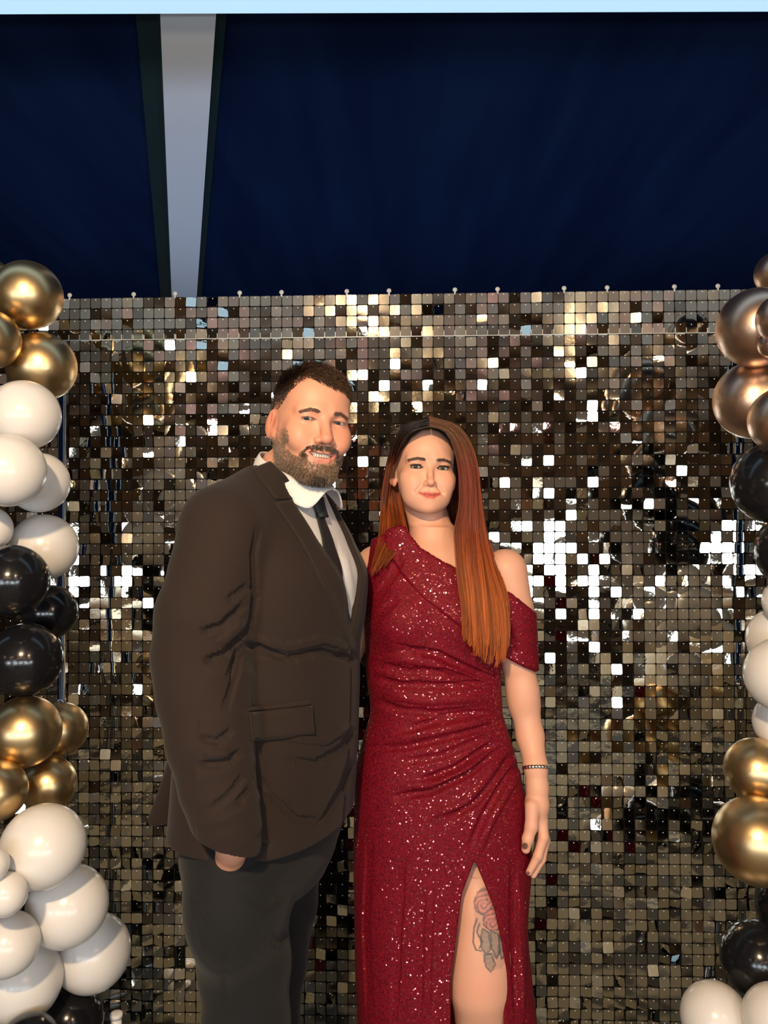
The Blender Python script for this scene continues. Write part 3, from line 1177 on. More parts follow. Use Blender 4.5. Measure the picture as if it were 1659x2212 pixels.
# beard
bw = bm.copy()
cand = (bm > .25)
ids = pick(cand, 13000, V, g)
keep = g.random(len(ids)) < bm[ids]
ids = ids[keep]
n = len(ids)
Pl = L[ids] + g.normal(0, .0006, (n, 3))
Nl = Nn[ids] @ MB_
axx = np.abs(Pl[:, 0])
must = (Pl[:, 2] > -.074) & (axx < .035) & (Pl[:, 1] < -.07)
D = np.zeros((n, 3))
D[:, 2] = -1
D[:, 0] = np.sign(Pl[:, 0]) * np.where(must, .8, .15) + g.normal(0, .35, n)
D[:, 1] = g.normal(0, .3, n)
chin = sstep(-.085, -.115, Pl[:, 2])
side = sstep(.045, .07, axx)
ln = (.0028 + .0042 * chin) * (.7 + .6 * g.random(n))
ln = np.where(must, .0050, ln) * (1 - .45 * side)
t = np.linspace(0, 1, 4)[None, :, None]
Cc = Pl[:, None, :] + Nl[:, None, :] * ln[:, None, None] * .65 * t + D[:, None, :] * ln[:, None, None] * .6 * t * t
gr = g.random(n)
grey = np.clip((gr < (.30 + .35 * chin * 0 + .25 * side))[:, None] * 1.0, 0, 1)
dark = (must | ((axx < .014) & (Pl[:, 2] < -.108)))[:, None]
colr = np.where(grey > 0, np.array([.30, .245, .20]), np.array([.16, .095, .055])) * (.6 + .7 * g.random((n, 1)))
colr = np.where(dark & (grey == 0), np.array([.055, .035, .03]) * (.7 + .6 * g.random((n, 1))), colr)
colr = np.where(dark & (grey > 0), colr * .55, colr)
strands('beard', Cc @ MB_.T + MO, .00045, .0002, np.repeat(colr[:, None, :], 4, 1), M_hair, man)


def brow(par, V, L, Nn, B, O, s, line, wd, n, col, length, q):
    dist, tt = polydist(L[:, 0] * q, L[:, 2], line)
    ids = np.nonzero((dist < wd) & (L[:, 1] < -.06))[0]
    w_ = (1 - dist[ids] / wd) * (1 - .5 * tt[ids]) + .05
    ids = g.choice(ids, n, p=w_ / w_.sum())
    Pl = L[ids] * s
    Nl = Nn[ids] @ B
    D = np.stack([q * (.9 + 0 * Pl[:, 0]), 0 * Pl[:, 0], .35 - .8 * polydist(Pl[:, 0] * q / s, Pl[:, 2] / s, line)[1]], 1) + g.normal(0, .15, (n, 3))
    D -= (D * Nl).sum(1, keepdims=True) * Nl
    t = np.linspace(0, 1, 3)[None, :, None]
    l_ = length * (.7 + .6 * g.random(n))[:, None, None]
    Cc = Pl[:, None, :] + Nl[:, None, :] * (.0006 + .0012 * t) + D[:, None, :] * l_ * t
    colr = np.array(col) * (.7 + .6 * g.random((n, 1)))
    strands('eyebrow', Cc @ B.T + O, .0003, .00015, np.repeat(colr[:, None, :], 3, 1), M_hair, par)


for q in (1, -1):
    brow(man, V, L, Nn, MB_, MO, MS, [(.016, .0135), (.029, .0170), (.046, .0120)], .0034, 520, (.13, .08, .06), .0042, q)


# --- suit cloth
def cloth(name, base, rough, scale=900, strength=.12):
    m = mat(name, base, rough, Sheen_Weight=0.06, Specular_IOR_Level=0.2)
    noise_bump(m, scale, strength, .0006, 2)
    return m


M_suit = cloth('dark_brown_suiting', (.020, .0122, .0100), .85)
M_trou = cloth('black_trouser_cloth', (.010, .010, .011), .85)
M_shirt = mat('white_shirt', (.62, .61, .62), .7)
noise_bump(M_shirt, 600, .08, .0004)
M_tie = mat('black_satin', (.006, .007, .009), .6)
BUTTON = W(765, 1412, 1.50)
zb_, zt_ = BUTTON[2], W(620, 1010, 1.60)[2]


def displace(V, N, folds, soft=1.35):
    """folds: (points in photo frame, width px, depth m)"""
    px, py = project(V)
    front = sstep(.15, -.25, N[:, 1])
    off = np.zeros(len(V))
    for pts, wd, dp in folds:
        d, tt = polydist(px, py, pts)
        end = np.clip(np.minimum(tt, 1 - tt) * 5, 0, 1)
        off += dp * np.exp(-(d / (wd * soft)) ** 2) * end * front
    return V + N * off[:, None]


# jacket
fj = Field(axis(-.66, .10, [], .003, .003), axis(1.24, 2.04, [(1.24, 1.70)], .003, .007), axis(.80, 1.68, [], .003, .0032))
fj.loft(ST, .0, TYAW)
fj.chain(ARMP, ARMR, .022)
fj.cap(ARMP[0], W(560, 1098, 1.55), .074, .06, .04)
fj.cap(W(592, 1038, 1.58), W(480, 1130, 1.46), .050, .066, .04)
fj.chain(FARM[:3] + [W(870, 1432, 1.955)], [.060, .056, .053, .05], .025)
# back vent flap flaring out to the left
fj.chain([W(392, 1640, 1.60), W(334, 1770, 1.62)], [.022, .014], .018)
fj.chain([W(392, 1640, 1.60), W(360, 1765, 1.62)], [.022, .014], .018)
fj.chain([W(405, 1640, 1.62), W(384, 1780, 1.64)], [.022, .016], .018)
# hem, cuff and front opening
def hem_cut(x_, y_, z_):
    return z_ * 0 + (z_ - W(600, 1822, 1.5)[2]) * -1
V0 = None
Vc0, Vc1 = ARMP[-2], ARMP[-1]
cd = (Vc1 - Vc0) / np.linalg.norm(Vc1 - Vc0)
cn = np.array([-.42, 0, -1.0]); cn /= np.linalg.norm(cn)
cuff_p = W(500, 1817, 1.357)


def cuff(x_, y_, z_):
    d = (x_ - cuff_p[0]) * cn[0] + (y_ - cuff_p[1]) * cn[1] + (z_ - cuff_p[2]) * cn[2]
    r = np.sqrt((x_ - cuff_p[0]) ** 2 + (y_ - cuff_p[1]) ** 2 + (z_ - cuff_p[2]) ** 2) - .085
    return np.maximum(-d, r).astype(np.float32)


fj.op(cuff, cuff_p - .1, cuff_p + .1, .002, 'sub')
# sleeve hollow
fj.cap(cuff_p + cd * -.02, cuff_p + cd * .06, .041, .043, .002, 'sub')


def vcut(x_, y_, z_):
    """the V between the lapels, in his body coordinates"""
    zc = z_[0, 0, :]
    cx = catmull(STA[:, 0], STA[:, 1], np.clip(zc, STA[0, 0], STA[-1, 0])).astype(np.float32)[None, None, :]
    u = (x_ - cx) * tu[0] + (y_ - 1.62) * tu[1]
    v = (x_ - cx) * tf[0] + (y_ - 1.62) * tf[1]
    wdt = np.interp(zc, [zb_ - .002, zb_, 1.40, 1.49, 1.56, 1.60, 1.70], [-.03, .0, .042, .078, .096, .108, .12]).astype(np.float32)[None, None, :]
    d = np.abs(u - .006) - wdt
    vmin = np.interp(zc, [1.3, 1.50, 1.56, 1.60, 1.64], [.03, .05, .03, -.02, -.2]).astype(np.float32)[None, None, :]
    return np.maximum(np.maximum(d, vmin - v), zb_ - z_).astype(np.float32)


fj.op(vcut, (-.4, 1.35, zb_), (.05, 1.95, 1.70), .003, 'sub')
# hollow for the neck and shirt
fj.loft([(a, b, c, max(d - .014, .04), max(e - .014, .04)) for a, b, c, d, e in ST if a > 1.5] + [(1.72, ST[0][1], 1.63, .075, .07)], .004, TYAW, mode='sub')
V, Q = fj.mesh()
N = normals(V, Q)
u, v = torso_uv(V)
# lapels as a raised layer: outer edge peaks at the notch
wv = np.interp(V[:, 2], [zb_, 1.40, 1.49, 1.56, 1.60, 1.70], [.0, .042, .078, .096, .108, .12])
lap = np.interp(V[:, 2], [zb_ - .01, zb_ + .02, 1.40, 1.487, 1.492, 1.505, 1.509, 1.56, 1.62], [.0, .012, .050, .082, .082, .050, .066, .058, .05])
isfront = (v > .0) & (V[:, 2] > zb_ - .01)
arm_d = np.min([np.linalg.norm(V - p, axis=1) - r for p, r in zip(ARMP, ARMR)], axis=0)
onto = sstep(.003, .012, arm_d)
lm = sstep(.004, -.001, np.abs(u - .006) - wv - lap) * isfront * onto
off = 0 * lm
# gorge seam
gl = np.exp(-((V[:, 2] - 1.497 - (np.abs(u - .006) - wv) * .15) / .0022) ** 2) * (lm > .5)
# closing edge under the button and down the front, left side over right
ed = u - .018
off += .004 * sstep(.003, -.002, ed) * (v > .05) * (V[:, 2] < zb_ + .01) * onto
V = V + N * off[:, None]
px, py = project(V)
frontm = sstep(.1, -.3, N[:, 1])
flap = inpoly(px, py, [(532, 1538), (672, 1526), (676, 1583), (540, 1597)])
pk = inpoly(px, py, [(528, 1527), (674, 1515), (674, 1527), (530, 1539)])
V = V + N * ((.0032 * sstep(2.5, -1.5, flap) - .0018 * np.exp(-(pk / 2.0) ** 2)) * frontm)[:, None]
FOLDS = [([(520, 1392), (560, 1398), (620, 1425), (690, 1408), (740, 1418), (768, 1432)], 13, -.010), ([(530, 1375), (620, 1398), (700, 1380), (762, 1400)], 13, .005),
         ([(430, 1368), (480, 1352), (535, 1300)], 11, -.010), ([(438, 1432), (490, 1410), (540, 1350)], 12, -.011), ([(470, 1395), (530, 1340)], 9, .006),
         ([(490, 1300), (540, 1262)], 10, -.006), ([(495, 1470), (520, 1390)], 10, -.006), ([(485, 1540), (512, 1450), (522, 1400)], 12, -.006),
         ([(425, 1595), (470, 1602), (505, 1575)], 10, -.008), ([(425, 1655), (480, 1652), (525, 1622)], 10, -.009), ([(440, 1630), (500, 1625)], 9, .006),
         ([(450, 1755), (500, 1715), (530, 1670)], 10, -.006), ([(510, 1740), (545, 1700)], 8, -.005),
         ([(545, 1660), (580, 1715), (640, 1770), (700, 1775)], 12, -.006), ([(610, 1640), (680, 1650), (740, 1615), (765, 1570)], 14, -.006),
         ([(760, 1640), (740, 1700), (690, 1790)], 12, -.007), ([(570, 1700), (640, 1760)], 8, .004), ([(600, 1590), (700, 1600), (760, 1560)], 16, .004),
         ([(655, 1180), (700, 1230), (745, 1330)], 12, -.003), ([(560, 1130), (548, 1200), (552, 1290), (540, 1380)], 12, -.006)]
V = displace(V, N, [(a_, b_, c_ * 1.15) for a_, b_, c_ in FOLDS], 1.9)
jacket = attach('suit_jacket', np_mesh('suit_jacket', V, Q), M_suit, man)
# small things on the jacket
from mathutils.bvhtree import BVHTree


def resample(pts, n):
    pts = np.array(pts, float)
    d = np.r_[0, np.cumsum(np.linalg.norm(np.diff(pts, axis=0), axis=1))]
    return np.stack([catmull(d, pts[:, i], np.linspace(0, d[-1], n)) for i in range(2)], 1)


def patch(name, surfV, surfQ, a, b, lift, thick, m, parent, n=40, k=10, bend=0.0, label=None):
    """a strip of cloth lying on a garment between two measured edge lines"""
    bv = BVHTree.FromPolygons([Vector(v) for v in surfV], [tuple(int(i) for i in q) for q in surfQ])
    A, B_ = resample(a, n), resample(b, n)
    org = np.array([0, 0, CAM_Z])
    P = np.zeros((n, k, 3)); last = None
    for i in range(n):
        for j in range(k):
            q = A[i] + (B_[i] - A[i]) * j / (k - 1)
            d = W(q[0], q[1], 1.0) - org
            h = bv.ray_cast(Vector(org), Vector(d).normalized(), 3.0)
            if h[0] is None:
                P[i, j] = 2 * P[i, j - 1] - P[i, j - 2] if j > 1 else org + d * 1.5
                continue
            nn = Vector(h[1])
            if nn.dot(Vector(d)) > 0: nn = -nn
            last = np.array(h[0] + nn * (lift + bend * (j / (k - 1))))
            P[i, j] = last
    # even out small steps
    for _ in range(9):
        Pn = P.copy()
        Pn[1:-1] = (P[:-2] + 2 * P[1:-1] + P[2:]) / 4
        P = Pn
    F_ = [(i * k + j, (i + 1) * k + j, (i + 1) * k + j + 1, i * k + j + 1) for i in range(n - 1) for j in range(k - 1)]
    o = attach(name, np_mesh(name, P.reshape(-1, 3), F_), m, parent, label=label)
    md = o.modifiers.new('thick', 'SOLIDIFY')
    md.thickness = thick
    md.offset = 0
    return o


JV, JQ = V, Q
patch('lapel', JV, JQ, [(590, 1088), (652, 1180), (702, 1280), (742, 1372), (759, 1408)], [(655, 1074), (703, 1161), (739, 1262), (760, 1355), (767, 1402)], .0035, .0035, M_suit, man)
patch('jacket_collar', JV, JQ, [(546, 1016), (570, 1050), (594, 1080)], [(584, 1000), (618, 1034), (655, 1078)], .0035, .0035, M_suit, man, n=20)
patch('pocket_flap', JV, JQ, [(538, 1540), (600, 1533), (672, 1525)], [(541, 1597), (605, 1592), (675, 1583)], .0025, .003, M_suit, man, n=24, bend=.003)
patch('pocket_welt', JV, JQ, [(534, 1529), (600, 1521), (668, 1513)], [(536, 1537), (602, 1530), (670, 1522)], .0015, .003, M_suit, man, n=24, k=4)
M_btn = mat('dark_button', (.01, .01, .01), .25)
for k in range(4):
    p = W(404 + k * 8, 1744 + k * 17, 1.352)
    # sit the button on the sleeve surface
    ax_t = np.interp(p[2], [ARMP[i][2] for i in (8, 7, 6)], [0, 1, 2])
    cpt = np.array([np.interp(p[2], [ARMP[i][2] for i in (8, 7, 6)], [ARMP[i][j] for i in (8, 7, 6)]) for j in range(3)])
    rr = np.interp(p[2], [ARMP[i][2] for i in (8, 7, 6)], [ARMR[i] for i in (8, 7, 6)])
    dvec = np.array([-.86, -.51, 0])
    b_ = lathe('button', [(0, 0), (.006, 0), (.0065, .0015), (.005, .0028), (0, .0022)], 14)
    q_ = Vector(dvec).to_track_quat('Z', 'Y').to_matrix().to_4x4()
    b_.transform(Matrix.Translation(cpt + dvec * rr) @ q_)
    attach('sleeve_button', b_, M_chrome if False else mat('grey_button', (.35, .34, .34), .3), man)
# shirt
fs = Field(axis(-.50, .06, [], .0035, .0035), axis(1.38, 1.86, [], .0035, .0035), axis(1.10, 1.66, [], .0035, .0035))
fs.loft([(a, b, c, max(d - .012, .04), max(e - .0115, .04)) for a, b, c, d, e in ST if a > 1.15], .0, TYAW)
fs.cap(MO + MB_ @ np.array([0, .022, -.05]), nk, .058, .062, .01)
V, Q = fs.mesh()
px, py = project(V)
N = normals(V, Q)
V = displace(V, N, [([(725, 1160), (748, 1260), (765, 1330)], 3, -.003), ([(745, 1190), (765, 1290)], 4, .002)])
attach('shirt', np_mesh('shirt', V[:, :], Q), M_shirt, man)
# cut shirt top: collar covers it; collar as folded leaf
def collar_mesh():
    n = 72
    V_, F_ = [], []
    cyaw = R(58)
    cu = np.array([math.cos(cyaw), math.sin(cyaw), 0]); cf = np.array([math.sin(cyaw), -math.cos(cyaw), 0])
    c0 = W(640, 1022, 1.597)
    rows = []
    for j in range(9):
        w_ = j / 8
        row = []
        for i in range(n + 1):
            a = (-math.pi + 2 * math.pi * i / n) * (1 - .012)
            top = .009 + .040 * math.cos(a)
            drop = .034 + .022 * sstep(.42 * math.pi, .72 * math.pi, abs(a)) - .050 * sstep(.74 * math.pi, .965 * math.pi, abs(a))
            h = top - drop * w_
            r = .0700 + .016 * w_ + .003 * math.sin(w_ * math.pi)
            p = c0 + np.array([0, 0, h]) + cu * math.sin(a) * r - cf * math.cos(a) * r * 1.06 - cf * h * .12
            row.append(p)
        rows.append(row)
    V_ = np.array(rows).reshape(-1, 3)
    for j in range(8):
        for i in range(n):
            F_.append((j * (n + 1) + i, j * (n + 1) + i + 1, (j + 1) * (n + 1) + i + 1, (j + 1) * (n + 1) + i))
    return np_mesh('collar', V_, F_)


o = attach('shirt_collar', collar_mesh(), M_shirt, man)
md = o.modifiers.new('thick', 'SOLIDIFY')
md.thickness = .003
# tie: knot and blade following the shirt front
def front_pt(z_, u_, extra):
    st_ = STA
    cx = float(catmull(st_[:, 0], st_[:, 1], np.array([z_]))[0])
    ru = float(catmull(st_[:, 0], st_[:, 3], np.array([z_]))[0]) - .012
    rv = float(catmull(st_[:, 0], st_[:, 4], np.array([z_]))[0]) - .0115
    v_ = rv * (1 - min(abs(u_ / ru), .98) ** 2.3) ** (1 / 2.3) + extra
    return np.array([cx, 1.62, z_]) + tu * u_ + tf * v_


rows = []
zs_ = np.linspace(1.56, 1.39, 26)
for z_ in zs_:
    hw = np.interp(z_, [1.2, 1.40, 1.52, 1.55], [.034, .030, .017, .013])
    u0 = np.interp(z_, [1.38, 1.40, 1.49, 1.56], [-.085, -.072, -.026, .0])
    rows.append([front_pt(z_, u0 + hw * s_, .003 + .003 * (1 - s_ * s_)) for s_ in np.linspace(-1, 1, 9)])
Vt = np.array(rows).reshape(-1, 3)
Ft = [(j * 9 + i, j * 9 + i + 1, (j + 1) * 9 + i + 1, (j + 1) * 9 + i) for j in range(25) for i in range(8)]
tie = attach('tie', np_mesh('tie', Vt, Ft), M_tie, man)
tie.modifiers.new('thick', 'SOLIDIFY').thickness = .003
rows = []
for z_ in np.linspace(1.578, 1.536, 12):
    hw = np.interp(z_, [1.536, 1.560, 1.578], [.0125, .0175, .0185])
    rows.append([front_pt(z_, hw * s_ - .004, .004 + .009 * (1 - abs(s_) ** 2.5) + .10 * (z_ - 1.536)) for s_ in np.linspace(-1, 1, 11)])
Vk = np.array(rows).reshape(-1, 3)
Fk = [(j * 11 + i, j * 11 + i + 1, (j + 1) * 11 + i + 1, (j + 1) * 11 + i) for j in range(11) for i in range(10)]
o = attach('tie_knot', np_mesh('tie_knot', Vk, Fk), M_tie, man)
o.modifiers.new('thick', 'SOLIDIFY').thickness = .006
# trousers
fp = Field(axis(-.62, .02, [], .0045, .0045), axis(1.34, 1.90, [], .0045, .0045), axis(.03, 1.02, [(.45, 1.02)], .0045, .007))
hp = [(0.99, ST[-1][1], 1.62, .205, .150), (.90, ST[-1][1] - .0, 1.62, .200, .148), (.84, W(566, 1850, 1.62)[0], 1.62, .188, .140), (.78, W(566, 1900, 1.62)[0], 1.62, .165, .115)]
fp.loft(hp, .02, TYAW)
for Lg, rr in ((LEG1, [.098, .094, .087, .082, .072, .070]), (LEG2, [.098, .088, .077, .070, .068, .068])):
    e = Lg[-1]
    pts = Lg + [np.array([e[0], e[1] + .01, .12]), np.array([e[0], e[1] + .01, .05])]
    fp.chain(pts, rr, .018)
fp.ell(W(500, 1960, 1.440), (.080, .085, .115), .06)
# pocket mouth
fp.cap(W(508, 1805, 1.378), W(500, 1852, 1.390), .036, .022, .004, 'sub')
V, Q = fp.mesh()
N = normals(V, Q)
V = displace(V, N, [([(500, 1870), (540, 1850), (575, 1825)], 7, .005), ([(500, 1885), (560, 1860), (600, 1835)], 7, -.005), ([(505, 1905), (580, 1890), (640, 1850)], 9, -.004),
                    ([(520, 1935), (580, 1960), (620, 1930)], 10, -.004), ([(498, 2010), (490, 2110), (484, 2212)], 10, -.003),
                    ([(415, 1930), (440, 1990), (450, 2060)], 10, -.004), ([(560, 2000), (600, 2040), (640, 1990)], 12, -.004)])
attach('trousers', np_mesh('trousers', V, Q), M_trou, man)
M_shoe = mat('black_leather', (.01, .01, .01), .25)
for Lg, a in ((LEG1, R(50)), (LEG2, R(60))):
    e = Lg[-1]
    c = np.array([e[0], e[1] + .01, 0])
    fd = np.array([math.sin(a), -math.cos(a), 0])
    fsz = Field(axis(c[0] - .25, c[0] + .25, [], .005, .005), axis(c[1] - .25, c[1] + .25, [], .005, .005), axis(-.005, .13, [], .004, .004))
    fsz.cap(c + np.array([0, 0, .045]) - fd * .04, c + np.array([0, 0, .035]) + fd * .17, .042, .040, 0)
    fsz.cap(c + np.array([0, 0, .09]) - fd * .02, c + np.array([0, 0, .05]), .040, .045, .02)
    fsz.op(lambda x_, y_, z_: (.002 - z_).astype(np.float32), c - .3, c + .3, .004, 'int') if False else None
    Vs, Qs = fsz.mesh()
    Vs[:, 2] = np.maximum(Vs[:, 2], .001)
    attach('shoe', np_mesh('shoe', Vs, Qs), M_shoe, man)

# ================================================================ the woman
WBm, WS = rotm(6, 5, 3), .935
WO = W(929, 1009, 1.72) - WBm @ np.array([0, -.088 * WS, 0])
AY = 1.80
woman = empty('person', (W(945, 1106, AY)[0], AY, 0), 'woman with long auburn hair in dark red one-shoulder sequin gown with a thigh slit', 'person')
HSK = W(1158, 1658, 1.745)
fw = Field(axis(-.42, .46, [(WO[0] - .090, WO[0] + .095), (WO[0] + .095, .395)], .0020, .006),
           axis(1.60, 2.00, [(WO[1] - .13, WO[1] - .02)], .0016, .005),
           axis(0.0, WO[2] + .13, [(.46, .98), (WO[2] - .135, WO[2] + .13)], .0020, .007))
head(fw, WO, WBm, WS, False)
nkw = W(937, 1165, 1.81)
fw.cap(WO + WBm @ np.array([0, .022, -.05]), nkw, .047, .050, .02)


def stw(rows, Y=AY):
    out = []
    for (py, c, ru, rv) in rows:
        p = W(c, py, Y)
        out.append((p[2], p[0], Y, ru, rv))
    return out


BODY = stw([(1140, 937, .046, .046), (1165, 938, .062, .056), (1190, 942, .115, .072), (1212, 944, .150, .084), (1250, 945, .160, .096), (1300, 938, .150, .096),
            (1450, 936, .136, .082), (1530, 942, .132, .080), (1620, 943, .150, .086), (1700, 948, .164, .094), (1770, 954, .168, .092), (1830, 956, .140, .060)])
fw.loft(BODY, .02, 0.0)
# collar bones and neck tendons
fw.cap(W(955, 1205, 1.742), W(1040, 1196, 1.780), .006, .006, .014)
fw.cap(W(915, 1205, 1.742), W(820, 1190, 1.775), .006, .007, .014)
fw.cap(W(908, 1135, 1.79), W(935, 1208, 1.742), .006, .006, .014)
fw.cap(W(964, 1135, 1.79), W(948, 1208, 1.742), .007, .006, .014)
for cpx in (875, 1000):
    fw.ell(W(cpx, 1335, 1.740), (.058, .048, .054), .03)
WARM_ = [W(1092, 1232, 1.80), W(1108, 1320, 1.80), W(1118, 1430, 1.805), W(1133, 1525, 1.81), W(1145, 1590, 1.79), W(1157, 1655, 1.755), W(1161, 1700, 1.745)]
fw.chain(WARM_, [.050, .046, .0375, .0335, .031, .0255, .0235], .012)
fw.ell(W(1130, 1500, 1.80), (.035, .035, .05), .02)
# right arm behind the man
fw.chain([W(812, 1222, 1.83), W(780, 1350, 1.84), W(735, 1450, 1.835)], [.048, .038, .032], .02)
fw.chain([W(735, 1450, 1.835), W(660, 1440, 1.825)], [.026, .022], .01)
for j in range(4):
    fw.cap(W(660, 1425 + 12 * j, 1.825), W(615, 1420 + 14 * j, 1.82), .009, .007, .004)
fw.cap(W(675, 1425, 1.825), W(650, 1390, 1.82), .010, .008, .005)
# left hand, seen from the thumb side
fw.chain([W(1161, 1700, 1.745), W(1160, 1738, 1.740), W(1162, 1775, 1.742)], [.0235, .0255, .0215], .010)
fw.cap(W(1162, 1740, 1.765), W(1164, 1778, 1.765), .020, .018, .012)
fw.chain([W(1150, 1742, 1.722), W(1148, 1785, 1.712), W(1140, 1812, 1.708), W(1136, 1834, 1.708)], [.0165, .0140, .0120, .0098], .006)
fw.chain([W(1171, 1775, 1.735), W(1174, 1808, 1.722), W(1162, 1848, 1.716), W(1143, 1884, 1.716)], [.0125, .0110, .0098, .0074], .005)
fw.chain([W(1172, 1780, 1.755), W(1178, 1815, 1.746), W(1170, 1856, 1.738), W(1152, 1890, 1.734)], [.0122, .0105, .0094, .0074], .004)
fw.chain([W(1168, 1782, 1.775), W(1172, 1818, 1.770), W(1166, 1854, 1.762), W(1152, 1882, 1.756)], [.0118, .0100, .0090, .0070], .004)
fw.chain([W(1164, 1780, 1.790), W(1164, 1810, 1.790), W(1160, 1838, 1.786), W(1150, 1860, 1.780)], [.0105, .0090, .0080, .0064], .004)
# legs
KN = W(1036, 2135, 1.730)
fw.chain([W(1025, 1830, 1.80), W(1040, 1960, 1.765), W(1038, 2060, 1.742), KN, W(1042, 2212, 1.745), np.array([KN[0] + .01, 1.79, .08]), np.array([KN[0] + .01, 1.78, .06])],
         [.074, .063, .058, .056, .047, .036, .034], .05)
fw.ell(W(1038, 2132, 1.700), (.034, .028, .042), .02)
fw.chain([W(880, 1830, 1.80), W(885, 2000, 1.81), W(888, 2140, 1.80), W(890, 2260, 1.81), np.array([W(890, 2200, 1.8)[0], 1.84, .06])], [.090, .072, .056, .048, .036], .02)
V, Q = fw.mesh()
WSK = (.62, .325, .225)
C, L = face_colors(V, WO, WBm, WS, False, WSK, (.44, .07, .055), rng)
px, py = project(V)
Nn = normals(V, Q)


def paint(m, c, a=1.0):
    global C
    C = C * (1 - a * m[:, None]) + np.array(c) * a * m[:, None]


# nails
paint(sstep(9, 6, np.hypot((px - 1134) / .9, py - 1828)) * (V[:, 1] < 1.712), (.13, .06, .045))
paint(sstep(5, 3, np.hypot(px - 1141, py - 1886)) * (V[:, 1] < 1.72), (.13, .06, .045))
# rose tattoo on the thigh: drawn on the leg's own skin
leg = ((px > 1005) & (px < 1110) & (py > 1880) & (py < 2110) & (V[:, 1] < 1.74))
wob = 1.5 * np.sin(px * .35 + py * .2) + 1.2 * np.sin(py * .5 - px * .3)


def blob(pts): return inpoly(px + wob * .5, py + wob * .4, pts)


INK = (.055, .06, .075)
shade = blob([(1052, 1908), (1070, 1930), (1098, 1990), (1100, 2060), (1085, 2090), (1066, 2098), (1054, 2088), (1042, 2070), (1038, 2030), (1028, 2000), (1022, 1960), (1030, 1930)])
paint(sstep(2, -3, shade) * leg, (.36, .22, .17), .55)
rose1 = blob([(1045, 1918), (1063, 1928), (1072, 1950), (1066, 1974), (1045, 1978), (1028, 1968), (1024, 1945), (1032, 1926)])
rose2 = blob([(1060, 1962), (1080, 1968), (1086, 1990), (1078, 2008), (1058, 2010), (1044, 1998), (1046, 1976)])
for rr_, cc in ((rose1, (1047, 1948)), (rose2, (1066, 1988))):
    paint(sstep(2, -2, rr_) * leg, (.44, .13, .12), .65)
    rad = np.hypot(px - cc[0], (py - cc[1]) * .9)
    ang = np.arctan2(py - cc[1], px - cc[0])
    petal = np.sin(rad * .62 + 2.2 * np.sin(ang * 2.5) + ang)
    paint(sstep(.35, .75, petal) * (rr_ < 0) * leg, INK, .7)
    paint(sstep(2.2, .8, np.abs(rr_)) * leg, INK, .7)
lf = [([(1042, 2006), (1056, 2014), (1060, 2050), (1050, 2066), (1038, 2040)]), ([(1060, 2012), (1076, 2016), (1082, 2050), (1072, 2070), (1062, 2048)]),
      ([(1046, 2062), (1062, 2060), (1070, 2085), (1060, 2100), (1048, 2086)]), ([(1078, 2020), (1092, 2030), (1094, 2060), (1084, 2072), (1078, 2050)]),
      ([(1054, 1908), (1068, 1912), (1076, 1938), (1062, 1930)])]
for pts in lf:
    b = blob(pts)
    paint(sstep(1.5, -1.5, b) * leg, (.17, .16, .13), .6)
    paint(sstep(2.4, .8, np.abs(b)) * leg, INK, .85)
    vein = np.abs(np.sin((px * .55 + py * .35)))
    paint(sstep(.25, .08, vein) * (b < -1) * leg, INK, .6)
for pts in ([(1030, 1985), (1024, 2005), (1022, 2035), (1028, 2052), (1040, 2054)], [(1036, 1995), (1030, 2012), (1034, 2022)], [(1034, 2022), (1042, 2034), (1036, 2048)]):
    d_, _ = polydist(px, py, pts)
    paint(sstep(2.6, 1.0, d_) * leg, INK, .85)
# knees slightly pinker
paint(np.exp(-((px - 1040) ** 2 + (py - 2130) ** 2) / 900) * (V[:, 1] < 1.75), (WSK[0], WSK[1] * .8, WSK[2] * .75), .5)
# dark roots under the hair
x, y, z = L.T
hl = z - np.interp(np.abs(x), [0, .02, .045, .062, .072, .08], [.094, .090, .070, .040, .0, -.03])
scalp = sstep(-.003, .004, np.where(y < -.0, hl, z + .02)) * (V[:, 2] > WO[2] - .1)
paint(scalp, (.05, .025, .018), .9)
M_skinw = skin_mat('skin_woman')
attach('body', np_mesh('body', V, Q, True, C), M_skinw, woman)
eyes(woman, WO, WBm, WS, (.045, .042, .035), (0, 0, 1.52))
for q in (1, -1):
    brow(woman, V, L, Nn, WBm, WO, WS, [(.014, .0155), (.030, .0190), (.049, .0165)], .0033, 700, (.10, .055, .04), .0042, q)
    # upper lashes
    k = 70
    a = np.linspace(-.95, .95, k)
    lx = q * .0330 + a * .0148
    lz = -.0012 + .0038 * np.sqrt(1 - a * a * .9)
    ly = -.0752 - np.sqrt(np.maximum(.0140 ** 2 - (lx - q * .0330) ** 2 - (lz) ** 2, 1e-6)) - .0005
    P0 = np.stack([lx, ly, lz], 1) * WS
    D = np.stack([a * .5, -np.ones(k) * .9, np.ones(k) * .25], 1)
    t = np.linspace(0, 1, 4)[None, :, None]
    Cc = P0[:, None, :] + D[:, None, :] * .0045 * t + np.array([0, 0, .0022]) * t * t
    strands('eyelashes', Cc @ WBm.T + WO, .00035, .0001, np.full((k, 4, 3), .01), M_hair, woman)

